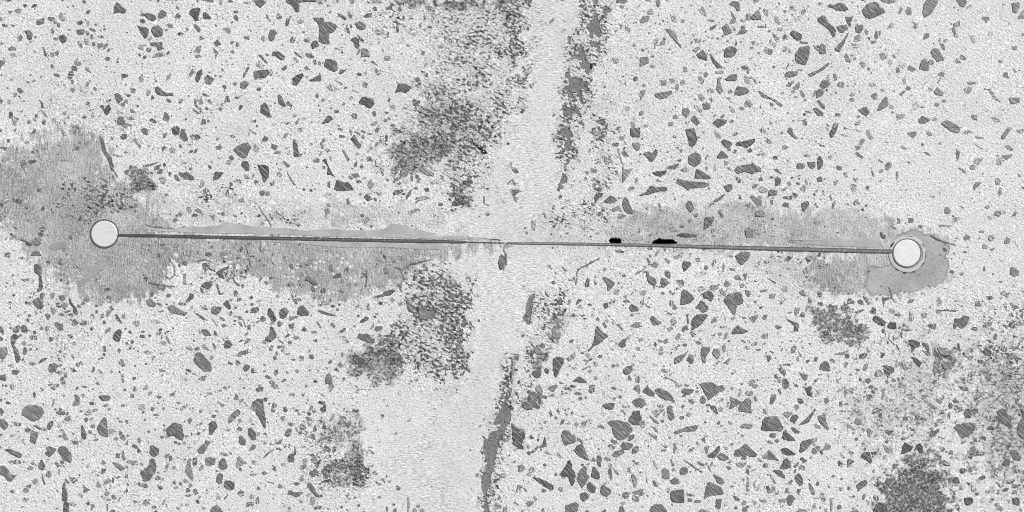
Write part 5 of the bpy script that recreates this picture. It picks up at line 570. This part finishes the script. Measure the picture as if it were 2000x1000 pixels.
def geometry_words(s):
    pts = np.array(s['poly']); c = pts - pts.mean(0)
    ev, evec = np.linalg.eigh(np.cov(c.T) + np.eye(2) * 1e-3)
    ratio = math.sqrt(ev[1] / ev[0]); a = math.degrees(math.atan2(evec[1, 1], evec[0, 1])) % 180
    per = sum(math.hypot(*(pts[i] - pts[i - 1])) for i in range(len(pts)))
    comp = 4 * math.pi * s['area'] / per ** 2
    lean = 'lying flat' if a < 18 or a > 162 else 'upright' if 72 < a < 108 else 'slanting down rightward' if a < 90 else 'slanting up rightward'
    if ratio > 3.0: sh = 'sliver'
    elif ratio > 1.9: sh = 'long chip'
    elif len(pts) <= 4 and comp < 0.7: sh = 'wedge chip'
    elif comp < 0.58: sh = 'jagged chip'
    elif comp > 0.80: sh = 'rounded chip'
    else: sh = 'angular chip'
    return sh, lean, ratio

NAMED = [  # px, py, words used for the stone both as its label and as a landmark
 (1212, 838, 'biggest crosshatched wedge stone, low right of centre', 'the biggest crosshatched wedge stone'),
 (1387, 760, 'wide dark stone with two spread wings and a hanging point', 'the spread-wing stone'),
 (1432, 585, 'broad kite stone with a ragged pale right side, pointing down', 'the broad kite stone'),
 (65, 805, 'largest rounded stone near the lower left edge', 'the largest rounded stone at lower left'),
 (1505, 828, 'rounded dark stone with fine striations, right of the long flat spoon stone', 'the striated round stone'),
 (1463, 880, 'dark roof-shaped stone with a pale notch below', 'the roof-shaped stone'),
 (1570, 107, 'dark two-tone block stone near the top right', 'the dark two-tone block stone'),
 (1815, 15, 'tall leaf-shaped stone cut by the top edge', 'the tall leaf stone'),
 (1885, 838, 'dark heart-shaped stone at lower right', 'the heart-shaped stone'),
 (1962, 815, 'dark oval stone leaning left, near the lower right corner', 'the leaning dark oval stone'),
 (473, 293, 'dark fan-shaped stone with a rounded right edge', 'the fan-shaped stone'),
 (637, 60, 'large striped Y-shaped stone near the top', 'the striped Y-shaped stone'),
 (646, 128, 'striped grey stone with a stepped lower right edge', 'the stepped striped stone'),
 (307, 61, 'dark block stone with bright diagonal streaks', 'the streaked block stone'),
 (1170, 663, 'tall arrowhead stone with a tail bending down left', 'the arrowhead stone'),
 (1460, 330, 'wide flat stone with torn ends right of centre', 'the wide flat torn stone'),
 (1356, 311, 'round dark stone alone in the pale field right of the peeled seam', 'the lone round stone'),
 (1352, 270, 'carrot stone, grey above and nearly black at its tip', 'the carrot stone'),
 (1337, 838, 'long spoon-shaped stone with its bowl to the right', 'the spoon-shaped stone'),
 (341, 840, 'dark block stone with a long lower right leg', 'the block stone with a leg'),
 (292, 918, 'boot-shaped stone with its toe down left', 'the boot-shaped stone'),
 (505, 802, 'dark tooth-shaped stone tapering down', 'the tooth-shaped stone'),
 (671, 363, 'dark triangular stone with a drawn-out right point', 'the dark drawn-out triangle'),
 (714, 660, 'dark stone with bright stripes like a striped shell', 'the striped shell stone'),
 (1602, 45, 'club-shaped grey stone slanting down near the top right', 'the club-shaped stone'),
 (1700, 20, 'ragged grey stone with a torn outline at the top right', 'the ragged torn stone'),
 (1724, 205, 'shark-fin stone with its tip up', 'the shark-fin stone'),
 (1692, 893, 'smooth dark fin stone pointing down right', 'the smooth fin stone'),
 (1090, 716, 'upright dark tongue-shaped stone right of the lower peeled seam', 'the tongue-shaped stone'),
 (1140, 932, 'upright ship-shaped grey stone with two points', 'the ship-shaped stone'),
 (1395, 960, 'dark slab stone with sloping shoulders near the bottom', 'the slab stone with shoulders'),
 (202, 833, 'teardrop stone with its point up, lower left', 'the upright teardrop stone'),
 (126, 962, 'narrow upright spike stone, thin at the top, near the lower left edge', 'the spike stone'),
 (928, 690, '', ''), ]
FIXED = [(204, 456, 'the left metal disc'), (1771, 494, 'the right metal disc'), (1201, 470, 'the small black hole'), (1298, 472, 'the long black hole'),
         (1160, 55, 'the upper peeled seam'), (960, 880, 'the lower peeled seam'), (1032, 605, 'the short peeled scar')]

IND = 296
ind, rest = stones[:IND], stones[IND:]
land = list(FIXED)
used = set()
for px, py, lab, lm in NAMED:
    if not lab: continue
    best = min((s for s in ind[:140] if id(s) not in used), key=lambda s: math.hypot(s['c'][0] - px, s['c'][1] - py) - (25 if in_poly(px, py, s['poly']) else 0))
    if math.hypot(best['c'][0] - px, best['c'][1] - py) > 26: print('no stone for', lab); continue
    used.add(id(best)); best['label'] = lab; land.append((best['c'][0], best['c'][1], lm))
DIR = ['right of', 'below right of', 'below', 'below left of', 'left of', 'above left of', 'above', 'above right of']
taken = {}
for i, s in enumerate(ind): s['grey'] = tone_of(s, i)
for s in ind:
    if 'label' in s: continue
    x, y = s['c']
    lx, ly, ln = min(land, key=lambda q: math.hypot(q[0] - x, q[1] - y))
    dist = math.hypot(lx - x, ly - y)
    k = int(((math.degrees(math.atan2(y - ly, x - lx)) + 22.5) % 360) // 45)
    sh, lean, ratio = geometry_words(s)
    tn = 'black' if s['tone'] == 'k' else 'dark' if s['grey'] < 0.165 else 'pale grey'
    sz = 'big ' if s['area'] > 420 else ''
    if len(ln.split()) > 4 and sz: sz = ''
    s['parts'] = (sz, tn, sh, lean if ratio > 1.45 else '', DIR[k], ln, dist)
    taken.setdefault((sz, tn, sh, s['parts'][3], DIR[k], ln), []).append(s)
ORD = ['nearest', 'second nearest', 'third nearest', 'fourth nearest', 'fifth nearest']
for key, lst in taken.items():
    lst.sort(key=lambda s: s['parts'][6])
    for i, s in enumerate(lst):
        sz, tn, sh, lean, di, ln = key
        far = '' if s['parts'][6] < 60 else 'well ' if s['parts'][6] > 110 else ''
        lab = f"{sz}{tn} {sh}{' ' + lean if lean else ''} {far}{di} {ln}"
        if len(lst) > 1: lab = f"{sz}{tn} {sh}{' ' + lean if lean else ''}, {ORD[min(i, 4)]} {di} {ln}"
        s['label'] = lab if len(lab.split()) <= 16 else lab.replace('well ', '').replace('the largest rounded stone at lower left', 'the largest rounded stone')
seen = {}
for i, s in enumerate(ind):
    V, F = [], []
    size = math.sqrt(s['area'])
    stone_geo(s['poly'], size, 1000 + i, rnd.uniform(0.7, 1.3), V, F)
    x, y = W(*s['c'])
    tn = tone_of(s, i)
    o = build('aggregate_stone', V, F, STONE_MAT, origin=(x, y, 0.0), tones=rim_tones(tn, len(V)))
    lab = s['label']
    seen[lab] = seen.get(lab, 0) + 1
    if seen[lab] > 1: print('DUP', lab)
    tag(o, lab, 'stone', 'dark stones exposed in the pale concrete')

V, F, tones = [], [], []
for i, s in enumerate(rest):
    n0 = len(V); size = math.sqrt(s['area'])
    stone_geo(s['poly'], size, 5000 + i, rnd.uniform(0.3, 0.7), V, F)
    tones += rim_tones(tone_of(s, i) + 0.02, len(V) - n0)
# grit: chips of one to three millimetres, wherever the skin is thin
def sample(arr, x, y):
    return arr[int((y - gy[0]) / STEP), int((x - gx[0]) / STEP)]
big_boxes = [(min(q[0] for q in s['poly']), max(q[0] for q in s['poly']), min(q[1] for q in s['poly']), max(q[1] for q in s['poly'])) for s in stones[:400]]
grit = 0
for i in range(26000):
    x, y = rnd.uniform(-140, 2140), rnd.uniform(-100, 1100)
    f_, m_, s_ = sample(fine, x, y), sample(mortar, x, y), sample(swept, x, y)
    dens = 0.55 * (1 - 0.97 * f_) * (1 - 0.5 * m_) * (1 - 0.75 * s_)
    if 1180 < x < 1560 and y > 480: dens *= 1.25
    if rnd.random() > dens: continue
    out = not (0 < x < 2000 and 0 < y < 1000)
    if any(a < x < b and c < y < e for a, b, c, e in big_boxes): continue
    L = 1.6 + rnd.expovariate(1 / 1.7)
    if out and rnd.random() < 0.25: L = rnd.uniform(6, 16)
    L = min(L, 16); wd = L * rnd.uniform(0.4, 0.9); a = rnd.gauss(0.5, 0.8)
    m = rnd.choice((4, 5, 6)); poly = []
    for j in range(m):
        t = 2 * math.pi * (j + rnd.uniform(-0.25, 0.25)) / m; k = rnd.uniform(0.8, 1.15)
        ex, ey = L * 0.55 * math.cos(t) * k, wd * 0.55 * math.sin(t) * k
        poly.append((x + ex * math.cos(a) - ey * math.sin(a), y + ex * math.sin(a) + ey * math.cos(a)))
    n0 = len(V)
    stone_geo(poly, L * 0.7, 90000 + i, rnd.uniform(0.2, 0.5), V, F)
    tones += [rnd.uniform(0.09, 0.24)] * (len(V) - n0); grit += 1
# the same paving goes on past what the tracing covers
for i in range(7500):
    x, y = rnd.uniform(-1100, 3100), rnd.uniform(-1100, 2100)
    if -20 < x < 2020 and -20 < y < 1020: continue
    L = min(34, 4 + rnd.expovariate(1 / 7)); wd = L * rnd.uniform(0.35, 0.95); a = rnd.uniform(0, 3.14)
    m = rnd.choice((4, 5, 6, 7)); poly = []
    for j in range(m):
        t = 2 * math.pi * (j + rnd.uniform(-0.3, 0.3)) / m; k = rnd.uniform(0.8, 1.2)
        ex, ey = L * 0.5 * math.cos(t) * k, wd * 0.5 * math.sin(t) * k
        poly.append((x + ex * math.cos(a) - ey * math.sin(a), y + ex * math.sin(a) + ey * math.cos(a)))
    n0 = len(V); stone_geo(poly, L * 0.7, 200000 + i, rnd.uniform(0.4, 0.9), V, F)
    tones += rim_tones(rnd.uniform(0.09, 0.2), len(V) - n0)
print('grit', grit)
small = build('small_stone_chips', V, F, STONE_MAT, tones=tones)
tag(small, 'small dark grit and stone chips scattered through the pale concrete', 'grit', kind='stuff')

# ---------------------------------------------------------------- mortar smears beside the joint
def smear_material(name, tone, line=0.0):
    g = N(name); p = g.pos()
    c = g.add(g.attr('tone'), g.mul(g.add(g.noise(g.maprot(p, 0.03, 60, 500), 1.0, 3, 0.6), -0.5), 0.13))
    c = g.add(c, g.mul(g.add(g.noise(p, 1000, 2, 0.6), -0.5), 0.10))
    c = g.add(c, g.mul(g.add(g.noise(p, 45, 4, 0.65), -0.5), 0.34))
    hole = g.mul(g.ss(g.noise(p, 420, 3, 0.65), 0.62, 0.70), g.ss(g.noise(p, 40, 2, 0.5), 0.45, 0.65))
    c = g.mix(hole, c, 0.10)
    g.grey(c)
    g.bump(g.noise(p, 500, 3, 0.6), 0.0005, 0.35)
    return g.m
SMEAR = smear_material('trowelled_mortar', 0.3)

def ragged(poly, amp, step, seed):
    out = []
    r = random.Random(seed)
    n = len(poly)
    for i in range(n):
        a, b = poly[i], poly[(i + 1) % n]
        L = math.hypot(b[0] - a[0], b[1] - a[1]); m = max(1, int(L / step))
        for j in range(m):
            t = j / m; x, y = a[0] + (b[0] - a[0]) * t, a[1] + (b[1] - a[1]) * t
            out.append((x + r.uniform(-amp, amp), y + r.uniform(-amp, amp)))
    return out
def rounded(poly):
    for _ in range(2):
        out = []
        for i in range(len(poly)):
            a, b = poly[i], poly[(i + 1) % len(poly)]
            out += [(a[0] * .75 + b[0] * .25, a[1] * .75 + b[1] * .25), (a[0] * .25 + b[0] * .75, a[1] * .25 + b[1] * .75)]
        poly = out
    return poly
def slab(name, poly, z, mat, parent=None, tone=0.3, depth=3.0, bev=0.5, origin=None):
    pts = list(poly)
    area = sum(pts[i - 1][0] * pts[i][1] - pts[i][0] * pts[i - 1][1] for i in range(len(pts)))
    if area > 0: pts.reverse()
    n = len(pts); V = []; F = []
    ins = []
    for i in range(n):
        a, c = pts[i - 1], pts[(i + 1) % n]
        tx, ty = c[0] - a[0], c[1] - a[1]; L = math.hypot(tx, ty) + 1e-6
        ins.append((pts[i][0] - (ty / L) * bev * -1, pts[i][1] + (tx / L) * bev * -1))
    for ring, zz in ((pts, z - depth), (pts, z - bev * 0.6), (ins, z)):
        for q_ in ring:
            x, y = W(*q_); V.append((x, y, zz * S))
    for k in (0, 1):
        for i in range(n):
            j = (i + 1) % n
            F.append((k * n + i, k * n + j, (k + 1) * n + j, (k + 1) * n + i))
    F.append(tuple(2 * n + i for i in range(n)))
    return build(name, V, F, mat, parent, origin=origin, tones=[tone] * len(V))
SM = [
 ('281 428 284 441 300 446 345 448 372 441 400 443 428 440 440 433 470 438 505 442 560 445 600 450 640 446 690 449 730 449 752 448 762 456 800 458 850 460 885 460 930 463 975 466 978 469 930 469 880 468 760 464 640 462 540 458 420 456 330 453 300 451 285 449 278 440', 0.335, 'long thin grey mortar smear running along the joint, above it, left half'),
 ('735 450 750 447 766 436 780 438 796 440 806 446 820 448 834 452 852 455 846 460 800 460 760 457', 0.33, 'notched grey mortar smear thickening above the left joint strip'),
 ('500 470 560 469 640 472 760 474 865 477 872 481 860 488 800 486 760 483 690 484 640 482 590 476 540 474', 0.325, 'long thin grey mortar smear just below the left joint strip'),
 ('205 505 192 508 182 520 172 532 158 545 150 552 152 572 158 572 162 556 172 548 190 535 205 518 210 510', 0.27, 'short diagonal grey smear below the left metal disc'),
 ('97 480 105 472 130 470 132 480 120 487 98 490', 0.26, 'small grey putty smear left of the left metal disc'),
 ('1542 469 1556 467 1590 467 1620 469 1640 462 1644 470 1680 466 1700 464 1720 470 1728 482 1680 483 1610 480 1560 476', 0.33, 'thin grey mortar smear above the right joint strip near the disc'),
 ('1222 464 1256 462 1254 469 1225 469', 0.30, 'small faint grey smear between the two black holes'),
]
for i, (s, tn, lab) in enumerate(SM):
    o = slab('mortar_smear', ragged(rounded(P(s)) if i in (3, 4) else P(s), 0.8, 2.5, i), 0.5 + 0.03 * i, SMEAR, tone=tn, bev=1.4 if i in (3, 4) else 0.6)
    tag(o, lab, 'mortar smear', 'smooth grey mortar smears beside the joint')

# ---------------------------------------------------------------- joint strips
gj = N('weathered_joint_filler'); p = gj.pos()
c = gj.add(gj.add(0.02, gj.mul(gj.attr('tone'), 0.40)), gj.mul(gj.add(gj.noise(gj.maprot(p, 0.01, 60, 900), 1.0, 3, 0.6), -0.5), 0.16))
c = gj.add(c, gj.mul(gj.ss(gj.noise(gj.maprot(p, -0.9, 90, 800), 1.0, 2, 0.5), 0.58, 0.75), gj.attr('tone')))
gj.grey(c, 0.015); gj.bump(gj.noise(p, 700, 3, 0.6), 0.0006, 0.5)
gk = N('joint_edge_bead'); gk.grey(gk.add(gk.add(0.03, gk.mul(gk.attr('tone'), 0.3)), gk.mul(gk.noise(gk.pos(), 600, 2, 0.5), 0.02)))
def strip(pts, widths, tone, label, lip_at=True):
    """filler strip (core + two thin dark edge beads)"""
    px_r = pts[0][0] > 900
    root = bpy.data.objects.new('joint_strip', None); scene.collection.objects.link(root)
    ox, oy = W(*pts[0]); root.location = (ox, oy, 0)
    def ribbon(off0, off1, z, nm, mat, tn, seed):
        r = random.Random(seed); V = []; F = []
        cols = []
        for (xa, ya), (xb, yb), wa, wb in zip(pts, pts[1:], widths, widths[1:]):
            m = max(2, int((xb - xa) / 4))
            for j in range(m):
                t = j / m; cols.append((xa + (xb - xa) * t, ya + (yb - ya) * t, wa + (wb - wa) * t))
        cols.append((*pts[-1], widths[-1]))
        for x, y, w in cols:
            a = y + off0[0] * w + off0[1] + r.uniform(-0.22, 0.22); b = y + off1[0] * w + off1[1] + r.uniform(-0.22, 0.22)
            for yy, zz in ((a, z - 4), (a, z), (b, z), (b, z - 4)):
                X_, Y_ = W(x, yy); V.append((X_ - ox, Y_ - oy, zz * S))
        for i in range(len(cols) - 1):
            for k in range(3):
                F.append((i * 4 + k, i * 4 + k + 1, (i + 1) * 4 + k + 1, (i + 1) * 4 + k))
        cx0, cx1 = cols[0][0], cols[-1][0]
        grad = (lambda x: tn + (0.16 * (cx1 - x) / (cx1 - cx0) if px_r else 0.10 * (x - cx0) / (cx1 - cx0)))
        return build(nm, V, F, mat, root, tones=[grad(c_[0]) for c_ in cols for _ in range(4)])
    ribbon((-0.5, 0), (0.5, 0), 1.5, 'filler', gj.m, tone, 5)
    ribbon((-0.56, -0.1), (-0.38, 0.1), 1.75, 'edge_bead', gk.m, tone * 0.5 - 0.05, 6)
    ribbon((0.38, -0.1), (0.56, 0.1), 1.75, 'edge_bead', gk.m, tone * 0.5 - 0.05, 7)
    return tag(root, label, 'joint strip', 'dark filler strips laid end to end in the joint')
strip([(230, 459), (300, 460), (500, 464.5), (620, 466.5), (760, 469.5), (860, 471), (908, 472.3), (914, 472.5), (985, 474.4)], [3.4, 4.4, 4.8, 5.0, 4.8, 4.8, 3.6, 1.0, 0.6], 0.12,
      'dark narrow joint strip running right from the left metal disc')
strip([(990, 474.5), (1050, 475), (1100, 475.5), (1240, 478), (1340, 480.5), (1500, 485), (1600, 487.5), (1700, 490), (1746, 491)], [2.0, 3.6, 3.6, 4.2, 5.2, 6.0, 6.4, 6.6, 6.2], 0.30,
      'greyer joint strip running left from the right metal disc')

# ---------------------------------------------------------------- holes
gh = N('shaded_hole_lining'); gh.grey(gh.add(0.008, gh.mul(gh.noise(gh.pos(), 500, 2, 0.5), 0.012)), 0.004)  # near-black colour carries the shade of the hole's depth
gh.b.inputs['Specular IOR Level'].default_value = 0.05
for i, (poly, lab) in enumerate(zip(HOLES, ('small oval black hole on the upper side of the joint', 'long flat black hole with a jagged top edge, on the upper side of the joint'))):
    pts = ragged(poly, 0.35, 2.0, 60 + i)
    cx = sum(a[0] for a in pts) / len(pts); cy = sum(a[1] for a in pts) / len(pts)
    area = sum(pts[k - 1][0] * pts[k][1] - pts[k][0] * pts[k - 1][1] for k in range(len(pts)))
    if area > 0: pts.reverse()
    n = len(pts); V = []; F = []
    def off(dd):
        out = []
        for k in range(n):
            a, c_ = pts[k - 1], pts[(k + 1) % n]; tx, ty = c_[0] - a[0], c_[1] - a[1]; L = math.hypot(tx, ty) + 1e-6
            out.append((pts[k][0] + ty / L * dd, pts[k][1] - tx / L * dd))
        return out
    o1, o2 = off(1.7), off(-1.7)
    per = lambda r_: sum(math.hypot(r_[k][0] - r_[k - 1][0], r_[k][1] - r_[k - 1][1]) for k in range(n))
    outer = o1 if per(o1) > per(o2) else o2
    for ring, zz in ((outer, -1.5), (pts, 0.5), (pts, -60)):
        for q_ in ring:
            x, y = W(*q_); V.append((x, y, zz * S))
    for k in (0, 1):
        for a in range(n):
            b = (a + 1) % n; F.append((k * n + a, k * n + b, (k + 1) * n + b, (k + 1) * n + a))
    F.append(tuple(2 * n + a for a in range(n)))
    x, y = W(cx, cy)
    tag(build('hole', V, F, gh.m, origin=(x, y, 0)), lab, 'hole', 'black holes beside the joint')

# ---------------------------------------------------------------- metal discs
def metal(ang, name):
    g = N(name); p = g.pos()
    a = g.noise(g.maprot(p, ang, 25, 1500), 1.0, 2, 0.5); b = g.noise(g.maprot(p, ang + 0.15, 45, 900), 1.0, 2, 0.5)
    c = g.add(0.64, g.mul(g.add(a, -0.5), 0.34)); c = g.add(c, g.mul(g.add(g.noise(p, 150, 3, 0.6), -0.5), 0.08))
    c = g.add(c, g.mul(g.ss(b, 0.66, 0.74), -0.25)); c = g.add(c, g.mul(g.ss(b, 0.34, 0.26), 0.12))
    g.grey(c); g.b.inputs['Metallic'].default_value = 0.25; g.b.inputs['Roughness'].default_value = 0.45
    g.bump(a, 0.0002, 0.35)
    return g.m
ring_m = N('dark_rubber_ring'); ring_m.grey(ring_m.add(0.06, ring_m.mul(ring_m.noise(ring_m.pos(), 300, 3, 0.6), 0.05)), 0.01)
ring_m.b.inputs['Roughness'].default_value = 0.6
ring_g = N('grey_gap_ring'); ring_g.grey(ring_g.add(0.10, ring_g.mul(ring_g.noise(ring_g.pos(), 300, 3, 0.6), 0.08)), 0.01)
def lathe(prof, name, mat, parent, seg=96, wob_=0.0, tone=0.3, off_=(0, 0), seed=1):
    r = random.Random(seed); w = [0.0] * seg
    for h in range(2, 9):
        a, b = r.uniform(-1, 1), r.uniform(0, 6.28)
        for i in range(seg): w[i] += a * math.sin(h * 2 * math.pi * i / seg + b) / h
    V = []; F = []
    for rad, z in prof:
        for i in range(seg):
            t = 2 * math.pi * i / seg; R = rad + (w[i] * wob_ if rad > 0 else 0)
            V.append(((off_[0] + R * math.cos(t)) * S, (off_[1] + R * math.sin(t)) * S, z * S))
    for k in range(len(prof) - 1):
        for i in range(seg):
            j = (i + 1) % seg; F.append((k * seg + i, k * seg + j, (k + 1) * seg + j, (k + 1) * seg + i))
    o = build(name, V, F, mat, parent, tones=[tone] * len(V))
    return o
def disc(px, py, r, rw, ang, label, ringmat):
    root = bpy.data.objects.new('metal_disc', None); scene.collection.objects.link(root)
    x, y = W(px, py); root.location = (x, y, 0)
    lathe([(r + rw, -8), (r + rw, 0.9), (r + rw * 0.6, 1.1), (r - 0.2, 0.7), (r - 0.3, -1)], 'rubber_ring', ringmat, root, wob_=0.35, seed=int(px))
    lathe([(r - 0.1, -8), (r, 0.7), (r - 0.8, 1.3), (r * 0.5, 1.36), (0.01, 1.38)], 'pin_face', metal(ang, 'brushed_steel_%d' % (1 if px < 1000 else 2)), root)
    return tag(root, label, 'metal disc', 'round metal pins at the two ends of the joint')
dl = disc(204, 456.5, 25.4, 2.8, -0.12, 'bright brushed metal disc with a dark ring at the left end of the joint', ring_m.m)
# bright nib where the left disc meets the strip
slab('nib', [(226, 451), (229.5, 456.5), (236, 458.6), (229, 460.4), (226, 463)], 1.35, bpy.data.materials['brushed_steel_1'], dl, bev=0.3, depth=4)
nib = [o for o in bpy.data.objects if o.name.startswith('nib')][0]
nib.location = (-dl.location[0], -dl.location[1], 0)
dr = disc(1771, 494, 26.2, 2.2, 0.95, 'bright metal disc seated in a pale mortar collar at the right end of the joint', ring_g.m)
coll = lathe([(36.4, -6), (36.0, 0.7), (34.0, 0.9), (30.0, 0.8), (29.0, -1)], 'mortar_collar', smear_material('pale_collar_mortar', 0.4), dr, wob_=0.8, tone=0.42, off_=(1.0, -1.6), seed=3)
def arc(t0, t1, r0, r1, nm):
    V = []; F = []; m = 14; rr = random.Random(int(t0 * 10))
    for i in range(m + 1):
        t = math.radians(t0 + (t1 - t0) * i / m); k = math.sin(math.pi * i / m) ** 0.6 * rr.uniform(0.75, 1.1)
        rm, hw = (r0 + r1) / 2, (r1 - r0) / 2 * k
        for R, z in ((rm - hw, 0.2), (rm - hw, 1.30), (rm + hw, 1.30), (rm + hw, 0.2)):
            V.append(((1.5 + R * math.cos(t)) * S, (-2.5 + R * math.sin(t)) * S, z * S))
    for i in range(m):
        for k in range(3): F.append((i * 4 + k, i * 4 + k + 1, (i + 1) * 4 + k + 1, (i + 1) * 4 + k))
    build(nm, V, F, gk.m, dr)
for a in ((-42, -24, 34.4, 36.8), (-76, -62, 35.0, 36.4), (-104, -92, 35.0, 37.6), (-130, -118, 35.2, 36.2), (22, 38, 34.8, 36.0), (136, 158, 33.6, 37.0), (70, 100, 35.2, 36.0), (-20, 10, 35.0, 35.9)):
    arc(*a, 'collar_chip')
